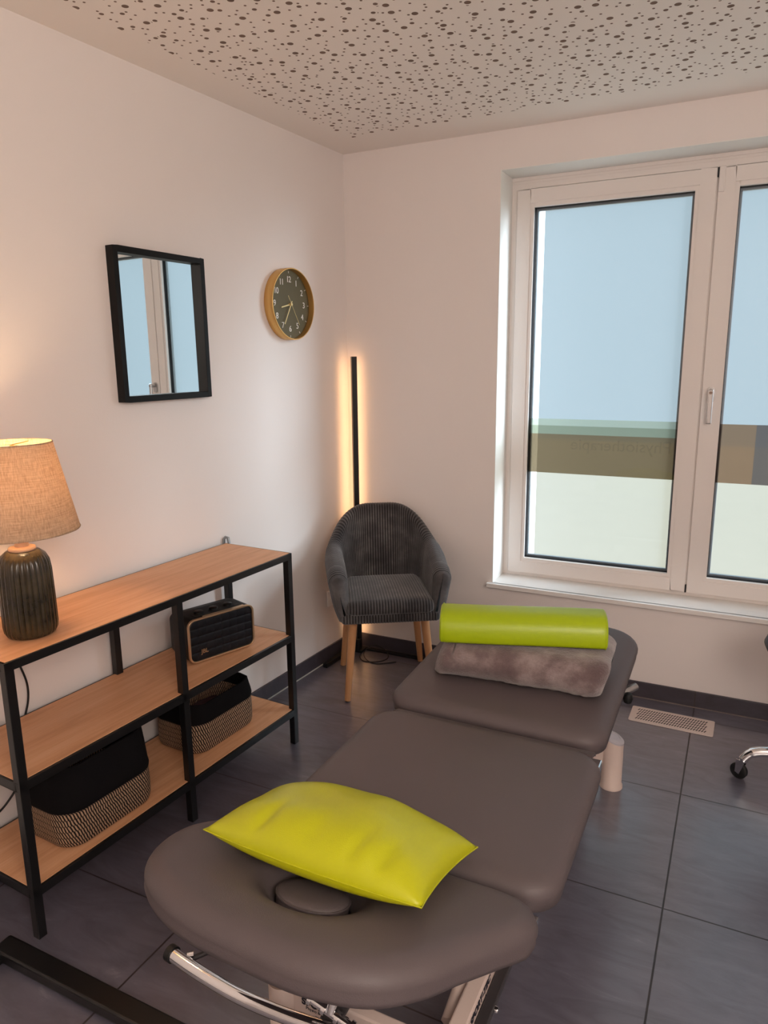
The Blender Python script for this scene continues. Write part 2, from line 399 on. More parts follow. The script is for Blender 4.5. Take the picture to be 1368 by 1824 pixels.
# window: fixed frame, two sashes with frosted panes
WF = 0.172
win = bpy.data.objects.new('window_1', None); COL.objects.link(win); struct(win)
def frame_mb(x0, x1, z0, z1, w, y0, y1, wb=None):
    b = MB(); wb = w if wb is None else wb
    b.box((x0, y0, z0), (x0 + w, y1, z1)); b.box((x1 - w, y0, z0), (x1, y1, z1))
    b.box((x0 + w, y0, z0), (x1 - w, y1, z0 + wb)); b.box((x0 + w, y0, z1 - w), (x1 - w, y1, z1)); return b
Z0 = WZ0 + 0.012
frame_mb(WX0, WX1, Z0, WZ1 - 0.003, 0.050, WF, WF + 0.07).build('window_frame', M['white_pvc'], win, bevel=0.002)
b = MB(); b.box((WX0, WF - 0.004, WZ1 - 0.018), (WX1, WF, WZ1 - 0.003)); b.box((WX0, WF - 0.002, WZ1 - 0.03), (WX1, WF, WZ1 - 0.022)); b.build('head_strip', M['white_pvc'], win, bevel=0.001)
S = [(0.8085, 1.634), (1.640, 2.476)]
SZ0, SZ1 = 0.470, 2.258
for i, (xa, xb) in enumerate(S):
    sash = frame_mb(xa, xb, SZ0, SZ1, 0.060, WF - 0.014, WF + 0.05).build('sash', M['white_pvc'], win, bevel=0.003)
    gx0, gx1, gz0, gz1 = xa + 0.060, xb - 0.060, SZ0 + 0.060, SZ1 - 0.060
    frame_mb(gx0 - 0.004, gx1 + 0.004, gz0 - 0.004, gz1 + 0.004, 0.0215, WF - 0.0105, WF + 0.03).build('glazing_bead', M['white_pvc'], sash, bevel=0.002)
    px0, px1, pz0, pz1 = gx0 + 0.0175, gx1 - 0.0175, gz0 + 0.0175, gz1 - 0.0175
    frame_mb(px0, px1, pz0, pz1, 0.0035, WF + 0.008, WF + 0.04).build('gasket', M['gasket'], sash)
    YP = WF + 0.022
    frame_mb(px0 + 0.003, px1 - 0.003, pz0 + 0.003, pz1 - 0.003, 0.010, YP + 0.002, YP + 0.016).build('spacer_bar', M['spacer'], sash)
    b = MB(); vs = [b.bm.verts.new(p) for p in ((px0, YP, pz0), (px1, YP, pz0), (px1, YP, pz1), (px0, YP, pz1))]; b.bm.faces.new(vs)
    pane = b.build('pane', M['pane'], sash)
    def strip(n, xa_, xb_, za, zb, m, dy):
        b = MB(); vs = [b.bm.verts.new(p) for p in ((xa_, YP + dy, za), (xb_, YP + dy, za), (xb_, YP + dy, zb), (xa_, YP + dy, zb))]; b.bm.faces.new(vs)
        return b.build(n, m, sash)
    if i == 0:
        strip('sign_band', px0, px1, 0.975, 1.162, M['band'], 0.001)
        strip('sign_band_edge', px0, px1, 1.162, 1.202, M['band_mid'], 0.001)
        strip('sign_band_edge', px0, px1, 1.202, 1.234, M['band_top'], 0.001)
        mt = Matrix.Translation((1.31, YP + 0.0006, 1.115)) @ Matrix.Rotation(R(90), 4, 'X')
        # dark lettering seen from behind
        text_mesh('Physiotherapie', 0.075, 'sign_lettering', M['band_text'], sash, mt, depth=0.0, mirror=True)
    else:
        strip('sign_band', px0, 1.862, 0.975, 1.230, M['band_brown'], 0.001)
        strip('sign_band', 1.862, px1, 0.975, 1.230, M['band_grey'], 0.001)
b = MB(); b.box((1.634, WF - 0.002, SZ0), (1.640, WF + 0.03, SZ1)); b.build('sash_seal', M['white_pvc'], win)
b = MB(); b.box((1.6335, WF - 0.015, SZ0), (1.6395, WF - 0.004, SZ0 + 0.036)); b.box((1.6335, WF - 0.015, SZ1 - 0.036), (1.6395, WF - 0.004, SZ1)); b.build('seal_end', M['gasket'], win)
b = MB(); b.box((1.6405, WF - 0.0205, SZ1 - 0.095), (1.664, WF - 0.013, SZ1 + 0.004)); b.build('cover_cap', M['white_pvc'], win, bevel=0.004)
hx = 1.677; hnd = bpy.data.objects.new('window_handle', None)
b = MB(); b.prism(rect_ring(-0.016, 0.016, -0.033, 0.033, 0.0155, 6), 0, 0.008); b.xform(Matrix.Translation((hx, WF - 0.014, 1.355)) @ Matrix.Rotation(R(90), 4, 'X')); hb = b.build('window_handle', M['steel'], win, smooth=40)
b = MB(); b.cyl((hx, WF - 0.022, 1.368), (hx, WF - 0.052, 1.368), 0.010); b.box((hx - 0.010, WF - 0.062, 1.235), (hx + 0.010, WF - 0.048, 1.380)); b.build('lever', M['steel'], hb, bevel=0.004)
b = MB(); b.cyl((hx, WF - 0.0615, 1.366), (hx, WF - 0.0645, 1.366), 0.0065); b.build('lock', M['brown_cap'], hb, smooth=40)
b = MB(); b.box((WX0 - 0.05, 0.255, WZ0), (0.876, 0.405, WZ1)); struct(b.build('trim_3', M['reveal']))
# terrace outside
b = MB(); b.box((-12, TH, -0.40), (16, 13, -0.30)); struct(b.build('terrace_floor', M['terrace']))

# ================================================================== LEFT WALL THINGS
def wall_thing(name, label, cat, s, off, z, group=None):
    return thing(name, label, cat, lwp(s, off, z), ANG, group)
# local frame of these things: x away from the wall, y towards the window (so y = -s)

# ---- mirror
m0, m1, mz0, mz1 = 1.437, 1.021, 1.386, 1.889; mw, mh = m0 - m1, mz1 - mz0
mir = wall_thing('wall_mirror', 'rectangular wall mirror in a deep black frame left of the round clock', 'mirror', (m0 + m1) / 2, 0.0, (mz0 + mz1) / 2)
def yz_frame(y0, y1, z0, z1, w, x0, x1):
    b = MB(); b.box((x0, y0, z0), (x1, y0 + w, z1)); b.box((x0, y1 - w, z0), (x1, y1, z1))
    b.box((x0, y0 + w, z0), (x1, y1 - w, z0 + w)); b.box((x0, y0 + w, z1 - w), (x1, y1 - w, z1)); return b
yz_frame(-mw / 2, mw / 2, -mh / 2, mh / 2, 0.020, 0.0, 0.034).build('frame', M['black_frame'], mir, bevel=0.0015)
b = MB(); b.box((0.004, -mw / 2 + 0.018, -mh / 2 + 0.018), (0.010, mw / 2 - 0.018, mh / 2 - 0.018)); b.build('mirror_glass', M['mirror'], mir)

# ---- clock
clk = wall_thing('wall_clock', 'round brass wall clock with olive dial and white numerals', 'clock', 0.492, 0.0, 1.757)
CR, CDp = 0.151, 0.046
RY = Matrix.Rotation(R(90), 4, 'Y')   # lathe axis z -> x
b = MB(); b.lathe([(CR - 0.012, 0.0), (CR, 0.002), (CR, CDp - 0.002), (CR - 0.0015, CDp), (CR - 0.0045, CDp), (CR - 0.0055, CDp - 0.004), (CR - 0.006, 0.018), (CR - 0.012, 0.0)], 72); b.xform(RY); b.build('rim', M['brass'], clk, smooth=40)
b = MB(); b.lathe([(0.0001, 0.016), (CR - 0.006, 0.016), (CR - 0.006, 0.020), (0.0001, 0.020)], 72); b.xform(RY); b.build('dial', M['dial'], clk, smooth=40)
def on_dial(u, v, x): # u right, v up on dial as seen -> local (x, y, z); seen from the room right is +y
    return (x, u, v)
BASE = Matrix(((0, 0, 1, 0), (1, 0, 0, 0), (0, 1, 0, 0), (0, 0, 0, 1)))
for k in range(1, 13):
    a = R(90 - 30 * k); rr = 0.104
    mt = Matrix.Translation(on_dial(rr * cos(a), rr * sin(a), 0.0212)) @ BASE
    text_mesh(str(k), 0.036, 'numeral', M['white_print'], clk, mt, 0.0006, spacing=0.85)
for k in range(12):
    b = MB(); a = R(30 * k); dx, dy = cos(a), sin(a); n = Vector((0, -dy, dx)); d = Vector((0, dx, dy)); c = d * 0.135 + Vector((0.0205, 0, 0))
    q = [c + d * sa * 0.0045 + n * sb * 0.0012 for sa, sb in ((-1, -1), (1, -1), (1, 1), (-1, 1))]
    b.loft([[tuple(p) for p in q], [tuple(p + Vector((0.001, 0, 0))) for p in q]])
    b.build('hour_mark', M['white_print'], clk)
def hand(name, deg, ln, tail, w, x, m):
    a = R(90 - deg); d = Vector((0, cos(a), sin(a))); n = Vector((0, -sin(a), cos(a))); o = Vector((x, 0, 0)); b = MB()
    q = [o - d * tail - n * w, o + d * ln - n * w * 0.7, o + d * ln + n * w * 0.7, o - d * tail + n * w]
    b.loft([[tuple(p) for p in q], [tuple(p + Vector((0.0012, 0, 0))) for p in q]]); b.build(name, m, clk)
hand('hour_hand', 257, 0.066, 0.012, 0.0030, 0.026, M['gold_hand']); hand('minute_hand', 210, 0.098, 0.016, 0.0024, 0.029, M['gold_hand'])
hand('second_hand', 148, 0.100, 0.042, 0.0008, 0.032, M['gold_hand'])
b = MB(); b.lathe([(0.0001, 0.02), (0.006, 0.02), (0.006, 0.0345), (0.0001, 0.035)], 20); b.xform(RY); b.build('hub', M['gold_hand'], clk, smooth=40)

# ---- shelf unit
s0, s1, o0, o1, ST = 0.982, 2.152, 0.022, 0.356, 0.795
shf = wall_thing('shelf_unit', 'low black metal shelf unit with three oak boards along the left wall', 'shelf', 1.567, 0.0, 0.0)
def sy(s): return 1.567 - s      # local y
PW = 0.025
ya, yb = sy(s1), sy(s0)          # ya < yb (towards window)
for yy in (ya, -PW / 2 + 0.0, yb - PW):
    for xx in (o0, o1 - PW):
        top = ST if yy != -PW / 2 else ST - 0.022
        b = MB(); b.box((xx, yy, 0.0), (xx + PW, yy + PW, top)); b.build('post', M['black_metal'], shf, bevel=0.0015)
for zt, nm in ((ST, 'top_shelf'), (0.465, 'middle_shelf'), (0.150, 'bottom_shelf')):
    th = 0.024 if zt == ST else 0.026
    b = MB(); i0 = 0 if zt == ST else 0.0
    b.box((o0, ya, zt - th), (o0 + 0.018, yb, zt)); b.box((o1 - 0.018, ya, zt - th), (o1, yb, zt))
    b.box((o0 + 0.018, ya, zt - th), (o1 - 0.018, ya + 0.018, zt)); b.box((o0 + 0.018, yb - 0.018, zt - th), (o1 - 0.018, yb, zt))
    rail = b.build('rail_frame', M['black_metal'], shf, bevel=0.001)
    b = MB(); bx1 = o1 - 0.006 if zt == ST else o1 - 0.010
    b.box((o0 + 0.008, ya + 0.006, zt - 0.016), (bx1, yb - 0.006, zt + 0.0015))
    ob = b.build('shelf_board', M['oak'], shf, bevel=0.001)
for yy in (ya, -PW / 2, yb - PW):
    b = MB(); b.box((o0, yy, -0.0), (o0 + PW, yy + PW, 0.004)); b.box((o1 - PW, yy, 0.0), (o1, yy + PW, 0.004))
b = MB(); # anti-tip bracket
pts = [(0.0, sy(0.955)), ]
b.tube([(0.004, sy(0.972), 0.760), (0.004, sy(0.972), 0.806), (0.010, sy(0.967), 0.815), (0.022, sy(0.965), 0.812), (0.026, sy(0.965), 0.79)], 0.006, 8)
b.build('wall_bracket', M['spacer'], shf, smooth=60)

# ---- table lamp
lmp = wall_thing('table_lamp', 'lit table lamp with ribbed olive ceramic base and linen shade', 'lamp', 1.988, 0.230, ST + 0.0015)
def rib(r, z, a): return r * (1 + (0.060 * abs(cos(a * 14)) ** 0.8 - 0.036 if 0.012 < z < 0.222 and r > 0.04 else 0.0))
prof = [(0.0005, 0.0), (0.055, 0.0), (0.062, 0.004), (0.066, 0.014), (0.068, 0.03), (0.0675, 0.10), (0.066, 0.18), (0.063, 0.205), (0.056, 0.222), (0.043, 0.233), (0.032, 0.237), (0.0005, 0.238)]
b = MB(); b.lathe(prof, 272, rfun=rib); b.build('ceramic_base', M['glaze'], lmp, smooth=60)
b = MB(); b.lathe([(0.0005, 0.236), (0.034, 0.236), (0.035, 0.240), (0.033, 0.244), (0.018, 0.246), (0.017, 0.258), (0.019, 0.262), (0.014, 0.268), (0.012, 0.30), (0.0005, 0.30)], 36); b.build('neck_fitting', M['neck'], lmp, smooth=40)
b = MB(); b.lathe([(0.149, 0.288), (0.102, 0.522), (0.1005, 0.522), (0.1475, 0.288), (0.149, 0.288)], 72); sh = b.build('lamp_shade', M['linen'], lmp, smooth=60)
for (rr, zz) in ((0.1485, 0.2885), (0.1015, 0.5215)):
    b = MB(); b.tube([(rr * cos(2 * pi * k / 60), rr * sin(2 * pi * k / 60), zz) for k in range(60)], 0.0016, 6, closed=True)
    b.build('rim_wire', M['linen'], sh, smooth=60)
b = MB()
for k in range(3): b.cyl((0, 0, 0.515), (0.1 * cos(2.1 * k), 0.1 * sin(2.1 * k), 0.515), 0.0015, seg=6)
b.build('spider', M['brass'], sh)
b = MB(); b.lathe([(0.0005, 0.30), (0.013, 0.30), (0.016, 0.32), (0.028, 0.352), (0.030, 0.368), (0.024, 0.388), (0.0005, 0.397)], 24); b.build('bulb', M['bulb'], lmp, smooth=60)
pl = light('lamp_bulb_light', 'POINT', (0, 0, 0.43), LAMP_W, (1.0, 0.62, 0.32), shadow_soft_size=0.03); pl.parent = lmp

# ---- lamp power cord
b = MB(); pts = [lwp(1.955, 0.010, 0.80), lwp(1.925, 0.010, 0.70), lwp(1.900, 0.011, 0.62), lwp(1.885, 0.012, 0.555), lwp(1.888, 0.012, 0.50), lwp(1.908, 0.012, 0.44), lwp(1.93, 0.012, 0.35), lwp(1.95, 0.012, 0.26), lwp(1.985, 0.012, 0.215), lwp(2.05, 0.012, 0.185), lwp(2.2, 0.012, 0.17)]
b.tube(catmull(pts, 8, False), 0.0032, 8); tag(b.build('power_cord', M['black_soft'], smooth=60), 'thin black cord hanging down the wall behind the shelf', 'cord')

# ---- speaker
spk = wall_thing('speaker', 'black portable speaker with quilted front and copper trim on the middle shelf', 'speaker', 1.257, 0.180, 0.4665)
spk.rotation_euler = (0, 0, ANG + R(-15.5))
# local: front faces +x, width along y
SW, SD, SH = 0.270, 0.150, 0.160
def rr_yz(w, h, r, x, z0, seg=7):
    return [(x, p[0], p[1] + z0 + h / 2) for p in rect_ring(-w / 2, w / 2, -h / 2, h / 2, r, seg)]
b = MB(); zf = 0.006
b.loft([rr_yz(SW - 0.03, SH - 0.03, 0.016, -SD / 2, zf + 0.012), rr_yz(SW - 0.012, SH - 0.012, 0.022, -SD / 2 + 0.012, zf + 0.005), rr_yz(SW, SH, 0.026, -SD / 2 + 0.05, zf), rr_yz(SW, SH, 0.026, SD / 2, zf)])
b.build('cabinet', M['spk_body'], spk, smooth=50)
b = MB(); fw = 0.0048
ro = [rr_yz(SW + 0.002, SH + 0.002, 0.027, SD / 2 - 0.004, zf - 0.001), rr_yz(SW + 0.002, SH + 0.002, 0.027, SD / 2 + 0.007, zf - 0.001), rr_yz(SW - 2 * fw, SH - 2 * fw, 0.022, SD / 2 + 0.007, zf + fw), rr_yz(SW - 2 * fw, SH - 2 * fw, 0.022, SD / 2 - 0.004, zf + fw)]
ro.append(ro[0]); b.loft(ro, cap=False); b.build('trim_ring', M['copper'], spk, smooth=40, bevel=0.001)
b = MB(); gw, gh = SW - 2 * fw - 0.002, SH - 2 * fw - 0.002
NY, NZ = 90, 60
rows = []
for i in range(NZ + 1):
    row = []
    for j in range(NY + 1):
        u, v = j / NY, i / NZ; y = (u - 0.5) * gw; z = zf + fw + 0.001 + v * gh
        cu, cv = abs(sin(pi * u * 8)), abs(sin(pi * v * 5)); q = min(cu, 1) ** 0.35 * min(cv, 1) ** 0.35
        ex = min(gw / 2 - abs(y), v * gh, gh - v * gh)
        row.append((SD / 2 + 0.0005 + 0.004 * q, y, z))
    rows.append(row)
# clip grid corners into the rounded outline
for row in rows:
    for k, (x, y, z) in enumerate(row):
        cy, cz = gw / 2 - 0.021, gh / 2 - 0.021; zz = z - (zf + SH / 2)
        if abs(y) > cy and abs(zz) > cz:
            dy, dz = abs(y) - cy, abs(zz) - cz; L = sqrt(dy * dy + dz * dz); mx_ = max(dy, dz)
            if L > 0: f_ = mx_ / L; y = math.copysign(cy + dy * f_, y); z = zf + SH / 2 + math.copysign(cz + dz * f_, zz)
            row[k] = (x, y, z)
b.loft(rows, closed=False, cap=False); gr = b.build('quilted_grille', M['grille'], spk, smooth=60)
mt = Matrix.Translation((SD / 2 + 0.0050, -0.076, zf + 0.036)) @ BASE
text_mesh('JBL', 0.022, 'logo', M['copper'], spk, mt, 0.0008, bold=0.0002)
b = MB(); n_ = 20
b.box((SD / 2 - 0.045, -0.095, zf + SH - 0.0005), (SD / 2 - 0.02, 0.10, zf + SH + 0.0015)); b.build('control_panel', M['black_soft'], spk, bevel=0.001)
for yk in (-0.060, 0.000, 0.060):
    b = MB(); b.lathe([(0.0005, 0), (0.0165, 0), (0.0165, 0.006), (0.0145, 0.0075), (0.0005, 0.0075)], 28); b.build('knob', M['black_metal'], spk, loc=(SD / 2 - 0.050, yk, zf + SH + 0.001), smooth=40)
b = MB(); b.box((SD / 2 - 0.010, -0.070, zf + SH - 0.004), (SD / 2 + 0.008, 0.100, zf + SH + 0.0022)); b.build('badge_bar', M['copper'], spk, bevel=0.001)
for xx in (-0.05, 0.05):
    for yk in (-0.09, 0.09):
        b = MB(); b.cyl((xx, yk, 0), (xx, yk, zf + 0.002), 0.010, seg=12); b.build('foot_pad', M['black_soft'], spk)

# ---- baskets
def basket(s, off, label, dy=0.34, dx=0.235, hj=0.118, hc=0.20):
    t_ = wall_thing('storage_basket', label, 'basket', s, off, 0.1517, 'black and jute baskets on the bottom shelf')
    def ring(hx, hy, z, r, n=14):
        return [(p[0], p[1], z) for p in rect_ring(-hx, hx, -hy, hy, r, n)]
    N = 15 * 4
    zs = [(0.0, 0.90, 0.055), (0.006, 0.955, 0.06), (0.02, 0.985, 0.065), (0.06, 1.0, 0.07), (hj, 1.0, 0.075)]
    outs = [ring(dx / 2 * k, dy / 2 * k, z, r) for z, k, r in zs]
    ins = [ring(dx / 2 * k - 0.008, dy / 2 * k - 0.008, max(z, 0.006), r - 0.008) for z, k, r in zs][::-1]
    rg_ = outs[3]; acc = [0.0]
    for q in range(len(rg_)): acc.append(acc[-1] + (Vector(rg_[(q + 1) % len(rg_)]) - Vector(rg_[q])).length)
    nst = round(acc[-1] / 0.0085); acc = [a * nst / acc[-1] for a in acc]
    b = MB(); b.loft(outs + ins, uvs=lambda i, j: (acc[j], (outs + ins)[min(i, 9)][0][2] / 0.0185))
    b.build('jute_body', M['jute'], t_, smooth=50)
    wav = lambda j: 0.004 * sin(j * 0.42) + 0.003 * sin(j * 0.23 + 1)
    zc = [(hj - 0.004, 1.012, 0.076), (hj + 0.004, 1.022, 0.078), (hj + 0.02, 1.005, 0.077), (hj + (hc - hj) * 0.6, 0.975, 0.075), (hc, 0.94, 0.072)]
    oc = []
    for q, (z, k, r) in enumerate(zc):
        rg = ring(dx / 2 * k, dy / 2 * k, z, r); oc.append([(x, y, zz + (wav(j) if q >= 3 else 0)) for j, (x, y, zz) in enumerate(rg)])
    ic = []
    for q, (z, k, r) in enumerate(zc[::-1]):
        rg = ring(dx / 2 * k - 0.006, dy / 2 * k - 0.006, z, r - 0.006); ic.append([(x, y, zz + (wav(j) if q <= 1 else 0)) for j, (x, y, zz) in enumerate(rg)])
    b = MB(); b.loft(oc + ic + [oc[0]], cap=False); b.build('fabric_collar', M['felt'], t_, smooth=60)
    return t_
bl = basket(1.845, 0.205, 'black and jute basket at the near end of the bottom shelf', hc=0.250)
br = basket(1.295, 0.165, 'black and jute basket below the speaker on the bottom shelf', dx=0.232, hc=0.182)
b = MB()
rows = []
for i in range(13):
    for_row = []
    for j in range(17):
        u, v = i / 12 - 0.5, j / 16 - 0.5
        for_row.append((u * 0.19, v * 0.29, 0.055 + 0.045 * (1 - (2 * abs(u)) ** 4) * (1 - (2 * abs(v)) ** 4) + 0.012 * noise.noise(Vector((u * 6, v * 6, 2)))))
    rows.append(for_row)
b.loft(rows, closed=False, cap=False)
bot = [[(x, y, 0.008) for x, y, z in r] for r in rows]; b.loft(bot, closed=False, cap=False)
cl_ = b.build('folded_cloth', M['plum'], None, smooth=80); cl_.location = br.location; cl_.rotation_euler = br.rotation_euler
tag(cl_, 'plum coloured folded cloth lying inside the basket below the speaker', 'cloth')

# ---- socket + plug
sk = wall_thing('wall_socket', 'white square wall socket behind the corduroy chair near the corner', 'socket', 0.203, 0.0, 0.326)
b = MB(); b.box((0, -0.041, -0.041), (0.009, 0.041, 0.041)); b.build('cover_plate', M['socket'], sk, bevel=0.003)
b = MB(); b.lathe([(0.0005, 0.002), (0.019, 0.002), (0.0195, 0.011), (0.0225, 0.011), (0.023, 0.008)], 32); b.xform(RY); b.build('socket_well', M['socket'], sk, smooth=40)
b = MB(); b.cyl((0.003, 0.009, 0), (0.0035, 0.009, 0), 0.0025, seg=10); b.cyl((0.003, -0.009, 0), (0.0035, -0.009, 0), 0.0025, seg=10); b.build('pin_holes', M['dark_gap'], sk)
# plug-in adapter just to the right of the socket with its cord
ad = wall_thing('plug_adapter', 'small black plug adapter on the wall beside the white socket', 'plug', 0.115, 0.0, 0.315)
b = MB(); b.box((0, -0.022, -0.028), (0.045, 0.022, 0.028)); b.build('adapter_body', M['black_soft'], ad, bevel=0.004)
P = [(0.03, 0, -0.026), (0.032, 0.01, -0.10), (0.035, 0.0, -0.17), (0.045, -0.01, -0.24), (0.05, 0.0, -0.29), (0.07, 0.02, -0.305), (0.10, 0.03, -0.311)]
b = MB(); b.tube(catmull(P, 8, False), 0.0022, 6); b.build('cable', M['black_soft'], ad, smooth=60)

# ================================================================== CORNER LED LAMP
PX, PY = 0.074, -0.070
cor = thing('corner_floor_lamp', 'slim black floor lamp lit behind, standing in the corner behind the chair', 'lamp', (PX, PY, 0))
dx_ = Vector((1, -1, 0)).normalized(); n_ = Vector((1, 1, 0)).normalized()
rot45 = Matrix.Rotation(R(-45), 4, 'Z')
b = MB(); b.box((-0.011, -0.013, 0.004), (0.011, 0.013, 1.533)); b.xform(rot45); b.build('pole', M['black_metal'], cor, bevel=0.001)
b = MB(); b.box((-0.0135, -0.009, 0.06), (-0.011, 0.009, 1.525)); b.xform(rot45); b.build('led_strip', M['led'], cor)
b = MB()
b.box((0.0, -0.014, 0.0), (0.42, 0.014, 0.010)); 
b.build('base_bar', M['black_metal'], cor, loc=(-0.01, 0.030, 0.0), bevel=0.001)
b = MB(); b.box((-0.012, -0.27, 0.0), (0.012, 0.02, 0.022)); o = b.build('base_bar', M['black_metal'], cor, loc=(-0.035, 0.0, 0.0), bevel=0.001); o.rotation_euler = (0, 0, ANG)
b = MB(); b.box((-0.05, -0.03, 0.0), (0.03, 0.04, 0.012)); b.build('base_joint', M['black_metal'], cor, bevel=0.002)
b = MB(); b.box((-0.03, -0.035, 0.012), (0.02, 0.0, 0.075)); b.build('transformer', M['black_soft'], cor, bevel=0.004)
b = MB(); pp = [(0.10, -0.09, 0.003), (0.12, -0.15, 0.003), (0.17, -0.19, 0.003), (0.24, -0.16, 0.003), (0.26, -0.10, 0.006), (0.22, -0.065, 0.03), (0.16, -0.075, 0.045), (0.13, -0.12, 0.02), (0.17, -0.17, 0.004), (0.24, -0.19, 0.003), (0.32, -0.13, 0.003)]
b.tube(catmull(pp, 8, False), 0.0024, 6); tag(b.build('cable_loop', M['black_soft'], smooth=60), 'loose black cable loop on the floor under the chair', 'cable')

# ================================================================== CORDUROY CHAIR
CC = Vector((0.364, -0.334, 0)); CHR = atan2(0.537, 0.844)
ch = thing('tub_chair', 'charcoal corduroy tub armchair on beech legs in the corner', 'chair', CC, CHR)
RIBW = 0.0125
def shell():
    # plan centreline (outer face), from left arm front (+x is seen right) round the back to the right arm front
    half, back, front = 0.238, 0.235, -0.245
    path = []
    def add(x, y): path.append(Vector((x, y, 0)))
    nst = 26; rc = 0.17
    for k in range(nst): add(-half, front + (back - rc - front) * k / nst)
    for k in range(24): a = pi - (pi / 2) * k / 24; add(-half + rc + rc * cos(a), back - rc + rc * sin(a))
    for k in range(16): add(-half + rc + (2 * half - 2 * rc) * k / 16, back)
    for k in range(24): a = pi / 2 - (pi / 2) * k / 24; add(half - rc + rc * cos(a), back - rc + rc * sin(a))
    for k in range(nst + 1): add(half, back - rc - (back - rc - front) * k / nst)
    # resample at fine steps for ribs
    L = [0.0]
    for a, c in zip(path, path[1:]): L.append(L[-1] + (c - a).length)
    tot = L[-1]; nr = int(tot / RIBW); N = nr * 5
    pts = []
    j = 0
    for i in range(N + 1):
        d = tot * i / N
        while j < len(L) - 2 and L[j + 1] < d: j += 1
        f = (d - L[j]) / max(L[j + 1] - L[j], 1e-9); pts.append(path[j].lerp(path[j + 1], min(max(f, 0), 1)))
    rings = []; us = []
    zb = 0.392
    for i in range(N + 1):
        p = pts[i]; a = pts[max(i - 1, 0)]; c = pts[min(i + 1, N)]; tg = (c - a).normalized(); nrm = Vector((-tg.y, tg.x, 0))
        # outward normal
        if nrm.dot(p - Vector((0, -0.05, 0))) < 0: nrm = -nrm
        y = p.y; u = i / N; e = min(u, 1 - u) * tot          # distance from arm front
        # rim height: arms 0.635, rising round the back to 0.825
        ax = abs(p.x) / half
        if y >= back - rc: 
            tt = min(1.0, (half - abs(p.x)) / half * 1.0); w = 1 - (1 - min(1.0, tt / 0.85)) ** 2.7
            hgt = 0.668 + (0.826 - 0.668) * w
        else:
            tt = (back - rc - y) / (back - rc - front); hgt = 0.668 - 0.040 * min(1, tt * 1.5) ** 1.0
        # arm front: the front edge runs down and back from the rim to the seat rail
        e2 = min(1.0, e / 0.034); rnd = sqrt(max(0.0, 1 - (1 - e2) ** 2))
        if e < 0.10: hgt -= 0.030 * (1 - e / 0.10) ** 2
        arm = min(1.0, max(0.0, (back - rc + 0.10 - y) / 0.22)); arm = arm * arm * (3 - 2 * arm)
        flare = 0.030 + 0.026 * arm
        T0 = 0.062 + 0.024 * arm; HF = T0 / 2; th = T0 * (0.06 + 0.94 * rnd)
        def lo(z): return 1 - 0.45 * arm * max(0.0, 1 - (z - zb) / 0.2) ** 1.3
        iu = 0 if i < 5 else (N if i > N - 5 else i)
        ribh = 0.0022 * abs(sin(pi * (iu / 5 + 0.5)))
        ring = []
        hh_ = hgt - zb; r = th / 2
        K = 9
        def off(z): q = (z - zb) / 0.3; return flare * min(q, 1.3) ** 1.0 - 0.012 * max(0, 1 - q * 3) ** 2
        for k in range(K): # outer face up
            z = zb + (hh_ - r) * k / (K - 1); ring.append(p + nrm * (off(z) + ribh - (T0 - th) / 2) + Vector((0, 0, z)))
        for k in range(1, 7):
            a2 = pi * k / 7; z = hgt - r + r * sin(a2)
            ring.append(p + nrm * (off(hgt - r) - HF + (r + ribh) * cos(a2)) + Vector((0, 0, z + ribh * sin(a2))))
        for k in range(K):
            z = zb + (hh_ - r) * (K - 1 - k) / (K - 1); ring.append(p + nrm * (off(z) - (HF + th / 2) * lo(z) - ribh) + Vector((0, 0, z)))
        rings.append([tuple(v) for v in ring]); us.append(iu / 5 + 0.5)
    b = MB(); b.loft(rings, uvs=lambda i, j: (us[i] if i < len(us) else us[-1], j / 20))
    return b
b = shell(); b.build('tub_shell', M['cord'], ch, smooth=70)
def ribbed_cushion(x0, x1, y0, y1, z0, z1, r, crown, taper=0.0):
    nr = int((x1 - x0) / RIBW); N = nr * 5; rings = []
    prof = []          # closed section in (y, z)
    def arc(cy, cz, rr, a0, a1, n):
        for k in range(n + 1):
            a = R(a0 + (a1 - a0) * k / n); prof.append((cy + rr * cos(a), cz + rr * sin(a)))
    rb = min(r, (z1 - z0) * 0.45)
    arc(y1 - rb, z1 - rb, rb, 0, 90, 5)
    for k in range(1, 12): prof.append((y1 - rb + (y0 + r - y1 + rb) * k / 12, z1))
    arc(y0 + r, z1 - r, r, 90, 180, 6); arc(y0 + rb * 0.6, z0 + rb * 0.6, rb * 0.6, 180, 270, 4); arc(y1 - rb * 0.6, z0 + rb * 0.6, rb * 0.6, 270, 360, 4)
    cy, cz = (y0 + y1) / 2, (z0 + z1) / 2
    for i in range(N + 1):
        u = i / N; x = x0 + (x1 - x0) * u; e = min(u, 1 - u) * (x1 - x0); sq = 1.0
        if e < r: sq = 1 - (1 - sqrt(max(0, 1 - (1 - e / r) ** 2))) * 0.55
        rh = 0.0022 * abs(sin(pi * i / 5)); ring = []
        for (y, z) in prof:
            v = (y - y0) / (y1 - y0); cr = crown * (1 - (2 * u - 1) ** 2) * (1 - (2 * v - 1) ** 2) if z > cz else 0
            yy = cy + (y - cy) * (1 - (1 - sq) * 0.18); zz = cz + (z - cz) * sq + cr
            d = Vector((y - cy, (z - cz) * 4)); d = d.normalized() * rh
            xx = x * (1 - taper * (v)) 
            ring.append((xx, yy + d.x, zz + d.y))
        rings.append(ring)
    b = MB(); b.loft(rings, uvs=lambda i, j: (i / 5, j / 20)); return b
ribbed_cushion(-0.192, 0.192, -0.258, 0.165, 0.425, 0.484, 0.034, 0.012, 0.05).build('seat_cushion', M['cord'], ch, smooth=70)
